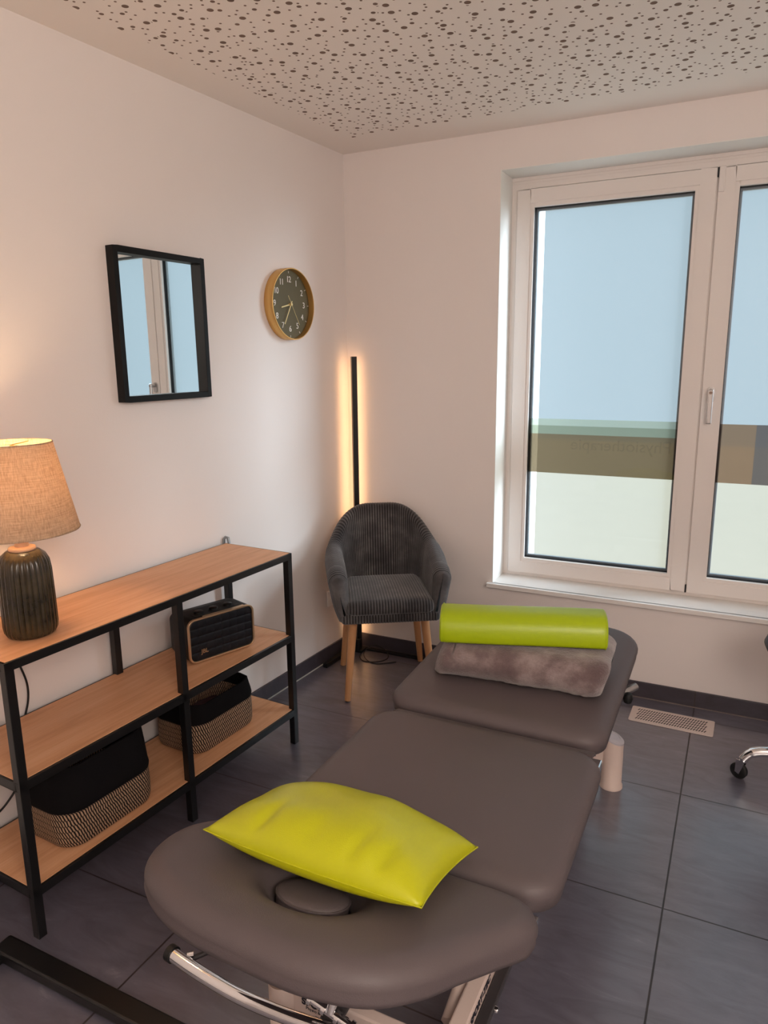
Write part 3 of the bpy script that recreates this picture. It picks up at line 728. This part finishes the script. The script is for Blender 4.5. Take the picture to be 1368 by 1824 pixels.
ribbed_cushion(-0.220, 0.220, -0.250, 0.20, 0.384, 0.430, 0.020, 0.0, 0.05).build('seat_base', M['cord'], ch, smooth=70)
for (lx, ly) in ((-1, -1), (1, -1), (-1, 1), (1, 1)):
    b = MB(); b.tube([(lx * 0.160, ly * 0.155, 0.392), (lx * 0.198, ly * 0.198, 0.004)], [0.0205, 0.0135], 18)
    lg = b.build('leg', M['beech'], ch, smooth=50)
    b = MB(); b.cyl((lx * 0.1985, ly * 0.1985, 0), (lx * 0.198, ly * 0.198, 0.005), 0.0095, seg=12); b.build('glide', M['black_soft'], lg)

# ================================================================== TREATMENT COUCH
tc = thing('treatment_couch', 'taupe upholstered three section treatment couch on a cream base', 'couch', (1.235, -1.45, 0))
OX, OY = 1.235, -1.45
def cushion_mb(outline, zt, th, er=0.028, crown=0.006):
    # outline: closed list of (x, y) around; rounded foam edge rings, crowned top
    n = len(outline); cx = sum(p[0] for p in outline) / n; cy = sum(p[1] for p in outline) / n
    def inset(d):
        out = []
        for i in range(n):
            p = Vector(outline[i]); a = Vector(outline[i - 1]); c = Vector(outline[(i + 1) % n]); tg = (c - a)
            if tg.length < 1e-9: tg = Vector((1, 0))
            tg.normalize(); nr = Vector((-tg.y, tg.x)); 
            if nr.dot(Vector((cx, cy)) - p) < 0: nr = -nr
            out.append(p + nr * d)
        return out
    rings = []; K = 9
    rings.append([(p.x, p.y, zt - th) for p in inset(0.035)])
    rings.append([(p.x, p.y, zt - th) for p in inset(0.012)])
    rings.append([(p.x, p.y, zt - th + 0.006) for p in inset(0.004)])
    for k in range(K + 1):
        a = -0.35 + (pi / 2 + 0.35) * k / K
        rings.append([(p.x, p.y, zt - er * 1.15 + er * 1.15 * sin(a)) for p in inset(er * 1.5 * (1 - cos(a)))])
    base = inset(er * 1.5)
    for q in (0.94, 0.85, 0.7, 0.5, 0.25):
        rings.append([(cx + (p.x - cx) * q, cy + (p.y - cy) * q, zt + crown * (1 - q * q)) for p in base])
    rings.append([(cx + (p.x - cx) * 0.01, cy + (p.y - cy) * 0.01, zt + crown) for p in base])
    b = MB(); b.loft(rings); return b
def outl(x0, x1, y0, y1, r_near, r_far):
    pts = []
    for cx_, cy_, a0, r in ((x1, y1, 0, r_far), (x0, y1, 90, r_far), (x0, y0, 180, r_near), (x1, y0, 270, r_near)):
        ox = cx_ - r if cx_ == x1 else cx_ + r; oy = cy_ - r if cy_ == y1 else cy_ + r
        for k in range(11):
            a = R(a0 + 9 * k); pts.append((ox + r * cos(a), oy + r * sin(a)))
    # subdivide long sides
    out = []
    for i in range(len(pts)):
        a, c = Vector(pts[i]), Vector(pts[(i + 1) % len(pts)]); n = max(1, int((c - a).length / 0.04))
        for k in range(n): out.append(tuple(a.lerp(c, k / n)))
    return out
ZT = 0.512; THK = 0.066
# middle section
cushion_mb(outl(0.902 - OX, 1.562 - OX, -2.025 - OY, -1.452 - OY, 0.075, 0.085), ZT, THK).build('middle_section', M['vinyl'], tc, smooth=60)
# foot section, slightly raised at the far end
b = cushion_mb(outl(0.895 - OX, 1.548 - OX, 0.0, 0.785, 0.075, 0.13), 0.0, THK)
b.xform(Matrix.Translation((0, -1.415 - OY, ZT + 0.006)) @ Matrix.Rotation(R(3.0), 4, 'X')); foot = b.build('foot_section', M['vinyl'], tc, smooth=60)
# flap between middle and foot section
b = MB(); rows = []
for i in range(25):
    x = 0.955 - OX + (1.53 - 0.955) * i / 24
    rows.append([(x, -1.475 - OY, ZT - 0.004), (x, -1.452 - OY, ZT - 0.012), (x, -1.436 - OY, ZT - 0.018), (x, -1.424 - OY, ZT - 0.030), (x, -1.424 - OY, ZT - 0.036), (x, -1.440 - OY, ZT - 0.026), (x, -1.475 - OY, ZT - 0.014)])
b.loft(rows); b.build('joint_flap', M['vinyl'], tc, smooth=60)
# head section, tilted up, with a face opening
HT = R(15); HP = Vector((0, -2.035 - OY, ZT - 0.004))
hp = [(1.480, 0.0), (1.538, 0.03), (1.550, 0.09), (1.516, 0.16), (1.474, 0.24), (1.434, 0.320), (1.370, 0.389), (1.265, 0.424), (1.14, 0.424), (1.025, 0.414), (0.925, 0.380), (0.846, 0.322), (0.804, 0.240), (0.799, 0.145), (0.852, 0.05), (0.905, 0.0), (1.19, -0.005)]
ho = [(p.x - OX, -p.y) for p in catmull(hp, 8)]
hcx, hcy = 1.165 - OX, -0.222; hax, hay = 0.078, 0.060
def head_rings():
    n = 160; rings = []
    # resample outline by angle about the hole centre
    outp = []
    for k in range(n):
        a = 2 * pi * k / n; d = Vector((cos(a), sin(a))); best = None
        for i in range(len(ho)):
            p, q = Vector(ho[i]), Vector(ho[(i + 1) % len(ho)]); e = q - p; den = d.x * e.y - d.y * e.x
            if abs(den) < 1e-12: continue
            w = p - Vector((hcx, hcy)); tt = (w.x * e.y - w.y * e.x) / den; ss = (w.x * d.y - w.y * d.x) / den
            if tt > 0 and -1e-6 <= ss <= 1 + 1e-6 and (best is None or tt > best): best = tt
        outp.append((a, best))
    def pt(a, rad): return (hcx + rad * cos(a), hcy + rad * sin(a))
    hole = [1 / sqrt((cos(a) / hax) ** 2 + (sin(a) / hay) ** 2) for a, _ in outp]
    th, er = 0.070, 0.030
    prof = [('o', 0.03, -th), ('o', 0.008, -th + 0.004), ('o', 0.002, -th + 0.016)]
    K = 9
    for k in range(K + 1):
        al = -0.35 + (pi / 2 + 0.35) * k / K; prof.append(('o', er * 1.6 * (1 - cos(al)), -er * 1.15 * (1 - sin(al))))
    rr = []
    for kind, d, z in prof: rr.append([(*pt(a, r - d), z) for a, r in outp])
    m0 = er * 1.6
    for q in (0.12, 0.26, 0.42, 0.56, 0.68, 0.78, 0.86, 0.93, 0.975, 1.0):
        ring = []
        for (a, r), h in zip(outp, hole):
            R0 = r - m0; rad = R0 + (h - R0) * q; dist = rad - h
            dip = 0.034 * math.exp(-(dist / 0.026) ** 2) * (1.0) ; ring.append((*pt(a, rad), 0.004 * (1 - abs(1 - 2 * q)) - dip))
        rr.append(ring)
    rr.append([(*pt(a, h - 0.004), -0.040) for (a, r), h in zip(outp, hole)])
    rr.append([(*pt(a, h - 0.004), -th) for (a, r), h in zip(outp, hole)])
    rr.append(rr[0]); return rr
b = MB(); b.loft(head_rings(), cap=False); HM = Matrix.Translation(HP) @ Matrix.Rotation(-HT, 4, 'X')
b.xform(HM); head = b.build('head_section', M['vinyl'], tc, smooth=70)
b = MB(); rg = []
for k_, z_ in ((0.2, -0.060), (0.90, -0.060), (0.925, -0.050), (0.93, -0.028), (0.92, -0.020), (0.86, -0.015), (0.6, -0.0125), (0.02, -0.012)):
    rg.append([(hcx + hax * k_ * cos(2 * pi * j / 60), hcy + hay * k_ * sin(2 * pi * j / 60), z_) for j in range(60)])
b.loft(rg); b.xform(HM); fp = b.build('face_plug', M['vinyl'], tc, smooth=60)
b = MB(); b.tube([(hcx + hax * 0.928 * cos(2 * pi * j / 60), hcy + hay * 0.928 * sin(2 * pi * j / 60), -0.0215) for j in range(60)], 0.0026, 6, closed=True); b.xform(HM); b.build('piping', M['vinyl'], fp, smooth=60)
# sub frame under the upholstery
b = MB()
for xx in (0.975, 1.455): b.box((xx - OX, -1.98 - OY, ZT - THK - 0.04), (xx + 0.035 - OX, -0.75 - OY, ZT - THK - 0.002))
for yy in (-1.98, -1.46, -0.80): b.box((0.975 - OX, yy - OY, ZT - THK - 0.036), (1.49 - OX, yy + 0.035 - OY, ZT - THK - 0.004))
b.build('upper_frame', M['dark_metal'], tc, bevel=0.002)
b = MB(); b.box((1.505 - OX, -1.452 - OY, ZT - 0.078), (1.545 - OX, -1.41 - OY, ZT - 0.05)); b.build('hinge_bracket', M['chrome'], tc, bevel=0.003)
b = MB(); b.box((1.500 - OX, -2.045 - OY, ZT - 0.09), (1.53 - OX, -2.015 - OY, ZT - 0.062)); b.build('hinge_bracket', M['chrome'], tc, bevel=0.003)
b = MB(); b.cyl((1.50 - OX, -0.985 - OY, ZT - 0.075), (1.565 - OX, -0.90 - OY, ZT - 0.055), 0.012); b.build('release_lever', M['steel'], tc, smooth=50)
b = MB(); b.lathe([(0.0005, -0.017), (0.012, -0.015), (0.0165, 0), (0.012, 0.015), (0.0005, 0.017)], 20, c=(1.548 - OX, -0.955 - OY, ZT - 0.075)); b.build('lever_knob', M['black_soft'], tc, smooth=60)
# scissor lift arms
b = MB()
for xx in (1.12, 1.36): b.tube([(xx - OX, -2.05 - OY, 0.15), (xx - OX, -1.2 - OY, ZT - THK - 0.03)], 0.02, 8); b.tube([(xx - OX, -0.85 - OY, 0.13), (xx - OX, -1.7 - OY, ZT - THK - 0.03)], 0.02, 8)
b.build('lift_arms', M['cream_metal'], tc, smooth=50)
# columns with slanted caps
def column(x, y, h, r, m, capm, sx_):
    b = MB(); n = 36; slope = 0.35
    def ring(rad, z, sl=0.0): return [(x - OX + rad * cos(2 * pi * k / n), y - OY + rad * sin(2 * pi * k / n), z - sl * rad * cos(2 * pi * k / n) * sx_) for k in range(n)]
    b.loft([ring(r + 0.004, 0.0), ring(r + 0.004, 0.010), ring(r, 0.014), ring(r, h, slope)]); c = b.build('column', m, tc, smooth=50)
    b = MB(); b.loft([ring(r + 0.001, h + 0.0005, slope), ring(r + 0.001, h + 0.006, slope), ring(r - 0.005, h + 0.011, slope), ring(r * 0.62, h + 0.0125, slope), ring(r * 0.60, h + 0.010, slope), ring(0.0005, h + 0.010, slope)]); b.build('cap', capm, c, smooth=35)
column(1.488, -0.775, 0.185, 0.036, M['cream_metal'], M['grey_cap'], 1.0)
column(0.985, -0.775, 0.185, 0.036, M['cream_metal'], M['grey_cap'], -1.0)
column(1.010, -2.142, 0.200, 0.037, M['cream_metal'], M['brown_cap'], -0.3)
# base beams
b = MB(); b.box((1.040 - OX, -2.160 - OY, 0.085), (1.40 - OX, -2.132 - OY, 0.203)); fb = b.build('front_beam', M['cream_metal'], tc, bevel=0.004)
b = MB(); b.box((1.374 - OX, -2.30 - OY, 0.105), (1.410 - OX, -0.80 - OY, 0.202)); sb = b.build('side_beam', M['cream_metal'], tc, bevel=0.004)
b = MB(); b.box((1.412 - OX, -2.30 - OY, 0.150), (1.436 - OX, -0.90 - OY, 0.168)); b.build('side_rail', M['dark_metal'], tc, bevel=0.002)
b = MB(); b.box((0.985 - OX, -0.795 - OY, 0.09), (1.488 - OX, -0.755 - OY, 0.15)); b.build('rear_beam', M['cream_metal'], tc, bevel=0.004)
b = MB()
for yy in (-1.985, -2.085): b.lathe([(0.0005, 0), (0.006, 0), (0.008, 0.003), (0.006, 0.010), (0.0005, 0.012)], 14, c=(0, 0, 0)); 
b.bm.free()
for yy in (-1.985, -2.085):
    b = MB(); b.lathe([(0.0005, 0), (0.006, 0), (0.008, 0.003), (0.006, 0.010), (0.0005, 0.012)], 14); b.xform(Matrix.Rotation(R(90), 4, 'Y')); b.build('screw', M['chrome'], tc, loc=(1.435 - OX, yy - OY, 0.160), smooth=50)
FX = Matrix.Rotation(R(90), 4, 'X')
BY = -2.1604 - OY
text_mesh('SPORT-TEC', 0.0225, 'base_lettering', M['print_blue'], fb, Matrix.Translation((1.122 - OX, BY, 0.178)) @ FX, 0.0004, bold=0.0010)
text_mesh('Physio & Fitness', 0.0105, 'base_lettering', M['print_blue'], fb, Matrix.Translation((1.108 - OX, BY, 0.164)) @ FX, 0.0003)
text_mesh('www.sport-tec.de', 0.0100, 'base_lettering', M['print_blue'], fb, Matrix.Translation((1.135 - OX, BY, 0.152)) @ FX, 0.0003, bold=0.0003)
SXm = Matrix.Rotation(R(90), 4, 'Z') @ FX
mt = Matrix.Translation((1.4105 - OX, -1.998 - OY, 0.184)) @ SXm
text_mesh('SPORT-TEC', 0.0250, 'base_lettering', M['print_blue'], sb, mt, 0.0004, bold=0.0011)
text_mesh('www.sport-tec.de', 0.0105, 'base_lettering', M['print_blue'], sb, Matrix.Translation((1.4105 - OX, -1.998 - OY, 0.162)) @ SXm, 0.0003, bold=0.0004)
# curved chrome foot bar in front of the base
bp = [(0.745, -2.204, 0.20), (0.80, -2.213, 0.20), (0.88, -2.222, 0.20), (0.97, -2.227, 0.20), (1.08, -2.222, 0.20), (1.18, -2.210, 0.20), (1.30, -2.19, 0.20), (1.36, -2.17, 0.20)]
bp = [(x - OX, y - OY, z) for x, y, z in bp]
b = MB(); b.tube(catmull(bp, 6, False), 0.0155, 16); fbar = b.build('foot_bar', M['chrome'], tc, smooth=60)
b = MB(); e0, e1 = Vector(bp[0]), Vector(bp[1]); d = (e0 - e1).normalized(); b.cyl(e0 - d * 0.006, e0 + d * 0.010, 0.0185, seg=18); b.build('end_cap', M['black_soft'], fbar, smooth=50)
b = MB(); b.cyl((0.785 - OX, -2.198 - OY, 0.206), (0.797 - OX, -2.190 - OY, 0.208), 0.008, seg=12); b.build('screw', M['chrome'], fbar)
b = MB(); b.tube([(0.785 - OX, -2.205 - OY, 0.198), (0.85 - OX, -2.10 - OY, 0.197), (1.0 - OX, -1.95 - OY, 0.19)], 0.006, 8); b.build('support_rod', M['dark_metal'], fbar, smooth=50)
# clamp holding the bar
cx0, cy0 = 1.165 - OX, -2.195 - OY
b = MB(); b.box((cx0 - 0.012, cy0 - 0.006, 0.185), (cx0 + 0.030, cy0 + 0.010, 0.30), rot=Matrix.Rotation(R(24), 3, 'Y')); cp = b.build('clamp_plate', M['dark_metal'], tc, bevel=0.003)
b = MB(); b.cyl((cx0 - 0.045, cy0 - 0.02, 0.262), (cx0 + 0.055, cy0 - 0.02, 0.235), 0.0085, seg=16)
for q in (0.0, 0.32, 0.62, 0.95):
    c0 = Vector((cx0 - 0.045, cy0 - 0.02, 0.262)).lerp(Vector((cx0 + 0.055, cy0 - 0.02, 0.235)), q); b.cyl(c0, c0 + Vector((0.008, 0, -0.002)), 0.0125, seg=16)
b.build('clamp_knob', M['chrome'], cp, smooth=40)
b = MB(); b.cyl((cx0 + 0.005, cy0 - 0.02, 0.25), (cx0 + 0.03, cy0 + 0.05, 0.42), 0.011, seg=16); b.build('clamp_rod', M['chrome'], cp, smooth=50)
b = MB(); b.cyl((cx0 + 0.02, cy0 + 0.0, 0.29), (cx0 + 0.03, cy0 + 0.03, 0.36), 0.022, seg=20); b.build('clamp_sleeve', M['brown_cap'], cp, smooth=50)

# ---- lime pillow on the head section
def pillow(w, d, th, seed=0):
    nx, ny = 60, 40; top = []; bot = []
    for i in range(nx + 1):
        rt, rb_ = [], []
        for j in range(ny + 1):
            u, v = 2 * i / nx - 1, 2 * j / ny - 1
            # edges bow inwards between pointed corners
            x = u * w / 2 * (1 - 0.045 * (1 - v * v)); y = v * d / 2 * (1 + (0.085 if v < 0 else -0.035) * (1 - u * u))
            g_ = (max(0, 1 - abs(u) ** 2.6) ** 0.56) * (max(0, 1 - abs(v) ** 2.8) ** 0.52)
            cre = 0
            for (cu, sp, am, sg) in ((-0.50, 0.060, 0.010, -1), (-0.02, 0.09, 0.004, -1), (0.36, 0.055, 0.007, -1), (0.60, 0.06, 0.009, -1)):
                q = (sg * v); 
                if q > 0: cre += am * math.exp(-((u - cu - 0.10 * (1 - q)) / sp) ** 2) * math.sin(min(1, q ** 3.2) * pi)
            nz = 0.006 * noise.noise(Vector((u * 2.2, v * 1.7, seed)))
            zt = th * 0.62 * g_ + (nz - cre) * min(1, g_ * 1.6); zb_ = -th * 0.36 * g_
            rt.append((x, y, zt)); rb_.append((x, y, zb_))
        top.append(rt); bot.append(rb_)
    b = MB(); b.loft(top, closed=False, cap=False); b.loft(bot, closed=False, cap=False); return b, top
pil = bpy.data.objects.new('pillow', None); COL.objects.link(pil)
tag(pil, 'lime yellow leatherette pillow with pointed corners on the head end of the couch', 'pillow')
pil.rotation_euler = (-HT, 0, R(-0.5)); pc = Vector((1.160, -2.143, 0.0)); pc.z = ZT - 0.004 + math.tan(HT) * (-2.035 - pc.y)
pil.location = pc + Vector((0, sin(HT), cos(HT))) * 0.046
b, top = pillow(0.468, 0.292, 0.128); b.build('cover', M['lime'], pil, smooth=180)
edge_ = [top[i][0] for i in range(61)] + [top[60][j] for j in range(1, 41)] + [top[i][40] for i in range(59, -1, -1)] + [top[0][j] for j in range(39, 0, -1)]
b = MB(); b.tube(edge_, 0.0014, 6, closed=True); b.build('seam', M['lime'], pil, smooth=60)

# ---- folded plush blanket and lime half roll on the foot section
FT = R(3.0)
def foot_z(y): return ZT + 0.006 + math.tan(FT) * (y + 1.415) + 0.006
bla = thing('blanket', 'folded taupe grey plush blanket lying under the lime bolster', 'blanket', (1.243, -1.102, foot_z(-1.102)))
bla.rotation_euler = (FT, 0, R(4))
# section: a sheet rolled over in flat layers (y, z)
sec = []
def lay(y0, y1, z, n=10): return [(y0 + (y1 - y0) * k / n, z) for k in range(n + 1)]
def bend(yc, zc, r, a0, a1, n=8): return [(yc + r * cos(R(a0 + (a1 - a0) * k / n)), zc + r * sin(R(a0 + (a1 - a0) * k / n))) for k in range(n + 1)]
D2 = 0.098
path = lay(D2, -D2, 0.014) + bend(-D2, 0.058, 0.044, 270, 90)[1:] + lay(-D2, D2 - 0.01, 0.102)[1:] + bend(D2 - 0.01, 0.071, 0.031, 90, -90)[1:] + lay(D2 - 0.01, -D2 + 0.01, 0.040)[1:] + bend(-D2 + 0.01, 0.0555, 0.0145, 270, 90)[1:] + lay(-D2 + 0.01, D2 - 0.04, 0.071)[1:]
BLN = 0.515; NXB = 64
def offset_path(path, hw):
    P = [Vector((a, b_)) for a, b_ in path]; up, dn = [], []
    for i in range(len(P)):
        tg = (P[min(i + 1, len(P) - 1)] - P[max(i - 1, 0)]).normalized(); n = Vector((-tg.y, tg.x)); up.append(P[i] + n * hw); dn.append(P[i] - n * hw)
    return up + dn[::-1]
ol = offset_path(path, 0.0138)
rings = []
for i in range(NXB + 1):
    u = i / NXB; x = (u - 0.5) * BLN; ring = []
    for k, p in enumerate(ol):
        e = min(u, 1 - u) * BLN; sq = 1 - 0.16 * max(0, 1 - e / 0.035) ** 2
        nv = noise.noise(Vector((x * 9, p.x * 9, p.y * 9))); n2 = noise.noise(Vector((x * 45, p.x * 45 + 3, p.y * 45)))
        outer = 1.0 if (abs(p.x) > D2 - 0.02 or p.y > 0.09) else 0.25
        zz = p.y * sq + (0.010 * nv + 0.003 * n2) * outer; yy = p.x * sq * (1 + 0.02 * sin(u * 7)) + (0.007 * noise.noise(Vector((x * 8, p.y * 8, 7))) + 0.002 * n2) * outer
        xx = x + 0.010 * noise.noise(Vector((p.x * 12, p.y * 14, 4 if x > 0 else 9))) * (1 if e < 0.04 else 0) + (0.012 * (p.y - 0.05) / 0.05 * (1 if e < 0.06 else 0))
        ring.append((xx, yy, max(zz, 0.001)))
    rings.append(ring)
b = MB(); b.loft(rings); b.build('plush_fabric', M['plush'], bla, smooth=180)
bol = thing('bolster', 'lime green leatherette half roll bolster on top of the folded blanket', 'bolster', (1.238, -1.128, foot_z(-1.128) + 0.1215), R(13))
bol.rotation_euler = (FT, 0, R(17.5))
def bsec(hw, hgt, n=28):
    pts = []
    for k in range(n + 1):
        a = pi * k / n; e = 0.78; pts.append((hw * math.copysign(abs(cos(a)) ** e, cos(a)), 0.012 + (hgt - 0.012) * sin(a) ** 0.72))
    pts += [(-hw * 0.97, 0.004), (-hw * 0.90, 0.0), (hw * 0.90, 0.0), (hw * 0.97, 0.004)]; return pts
BL = 0.505; BH = 0.091; rings = []
for (x, k) in ((-BL / 2 - 0.001, 0.30), (-BL / 2 - 0.0005, 0.90), (-BL / 2 + 0.002, 0.965), (-BL / 2 + 0.008, 0.99), (-BL / 2 + 0.02, 1.0)):
    rings.append((x, k))
xs = rings + [(-BL / 2 + BL * k / 14, 1.0) for k in range(1, 14)] + [(-x, k) for x, k in rings[::-1]]
b = MB(); b.loft([[(x, p[0] * k, 0.05 + (p[1] - 0.05) * k + 0.0015 * sin(x * 9)) for p in bsec(0.078, BH)] for x, k in xs]); b.build('cover', M['lime_roll'], bol, smooth=70)
for sx_ in (-1, 1):
    b = MB(); b.tube([(sx_ * (BL / 2 - 0.006), p[0] * 0.992, 0.05 + (p[1] - 0.05) * 0.992) for p in bsec(0.078, BH)], 0.0018, 6, closed=True)
    b.build('piping', M['lime_roll'], bol, smooth=60)

# ================================================================== FLOOR VENT
vn = thing('floor_vent', 'beige slotted metal vent plate let into the floor below the window', 'vent', (1.640, -0.182, 0.0)); vn.rotation_euler = (0, 0, R(-0.9))
b = MB(); b.prism(rect_ring(-0.166, 0.166, -0.070, 0.070, 0.008, 4), 0.0005, 0.0045); b.build('plate', M['vent_metal'], vn, bevel=0.001)
b = MB()
for r_ in range(5):
    for k in range(27):
        x = -0.136 + k * 0.0104 + (0.0052 if r_ % 2 else 0); y = -0.042 + r_ * 0.021
        if x > 0.138: continue
        c = Vector((x, y, 0.0046)); d = Vector((0.42, 1, 0)).normalized() * 0.0082; n = Vector((d.y, -d.x, 0)).normalized() * 0.0019
        b.loft([[tuple(c - d - n), tuple(c + d - n), tuple(c + d + n), tuple(c - d + n)], [tuple(c - d - n + Vector((0, 0, .0004))), tuple(c + d - n + Vector((0, 0, .0004))), tuple(c + d + n + Vector((0, 0, .0004))), tuple(c - d + n + Vector((0, 0, .0004)))]])
b.build('slots', M['dark_gap'], vn)

# ================================================================== ROLLING STOOL (mostly right of the frame)
SX, SY = 2.160, -0.505
sto = thing('rolling_stool', 'black rolling stool with chrome base at the right edge', 'stool', (SX, SY, 0))
b = MB(); b.lathe([(0.0005, 0.500), (0.17, 0.500), (0.212, 0.510), (0.221, 0.530), (0.212, 0.552), (0.16, 0.566), (0.0005, 0.570)], 48); b.build('seat', M['black_soft'], sto, smooth=60)
b = MB(); b.cyl((0, 0, 0.10), (0, 0, 0.36), 0.025, seg=20); b.cyl((0, 0, 0.36), (0, 0, 0.50), 0.014, seg=16); b.build('gas_column', M['chrome'], sto, smooth=50)
b = MB(); b.cyl((0, 0, 0.095), (0, 0, 0.15), 0.036, seg=24); b.build('hub', M['chrome'], sto, smooth=50)
a0 = atan2(-0.528 - SY, 1.915 - SX)
for k in range(5):
    a = a0 + 2 * pi * k / 5; d = Vector((cos(a), sin(a), 0)); RR = 0.250
    b = MB(); b.tube([tuple(p) for p in catmull([d * 0.03 + Vector((0, 0, 0.122)), d * 0.12 + Vector((0, 0, 0.128)), d * 0.19 + Vector((0, 0, 0.122)), d * 0.228 + Vector((0, 0, 0.108)), d * RR + Vector((0, 0, 0.082))], 6, False)], [0.0185] * 18 + [0.0165] * 7, 14); b.build('arm', M['chrome'], sto, smooth=60)
    c = d * RR; cs = bpy.data.objects.new('caster', None)
    side = Vector((-d.y, d.x, 0)); ax = (side * 0.86 + d * 0.5).normalized()
    b = MB(); b.cyl(c + Vector((0, 0, 0.072)), c + Vector((0, 0, 0.086)), 0.015, seg=16)
    tr = ax.cross(Vector((0, 0, 1))).normalized(); wc = c + tr * 0.012 + Vector((0, 0, 0.0300))
    def fk(p0, e): return [tuple(p0 - tr * 0.012 + e + Vector((0, 0, 0.078))), tuple(p0 + tr * 0.020 + e + Vector((0, 0, 0.078))), tuple(p0 + tr * 0.021 + e + Vector((0, 0, 0.028))), tuple(p0 + tr * 0.006 + e + Vector((0, 0, 0.022)))]
    for sg in (-1, 1): b.loft([fk(c + ax * sg * 0.0125, Vector()), fk(c + ax * sg * 0.0125, ax * sg * 0.0018)])
    cf = b.build('caster_fork', M['chrome'], sto, smooth=40)
    b = MB(); b.lathe([(0.0005, -0.010), (0.024, -0.010), (0.030, -0.006), (0.030, 0.006), (0.024, 0.010), (0.0005, 0.010)], 32)
    b.xform(Matrix.Translation(wc) @ ax.to_track_quat('Z', 'Y').to_matrix().to_4x4()); b.build('wheel', M['black_soft'], cf, smooth=40)

# ================================================================== BLACK TUBE FRAME (near left, on the floor)
fr = thing('sled_base_frame', 'black flat tube base frame on the floor at the bottom left', 'frame', (0.215, -2.24, 0))
b = MB(); b.box((-0.04, -0.028, 0.004), (1.0, 0.028, 0.036)); b.build('cross_tube', M['black_metal'], fr, bevel=0.006, bseg=3)
b = MB(); b.box((-0.055, -0.75, 0.004), (0.000, -0.02, 0.036)); b.build('side_tube', M['black_metal'], fr, bevel=0.006, bseg=3)
b = MB(); b.box((0.96, -0.75, 0.004), (1.015, -0.02, 0.036)); b.build('side_tube', M['black_metal'], fr, bevel=0.006, bseg=3)
for p in ((-0.03, 0.0), (0.98, 0.0), (-0.03, -0.7), (0.98, -0.7)):
    b = MB(); b.cyl((p[0], p[1], 0), (p[0], p[1], 0.006), 0.012, seg=12); b.build('foot_pad', M['black_soft'], fr)
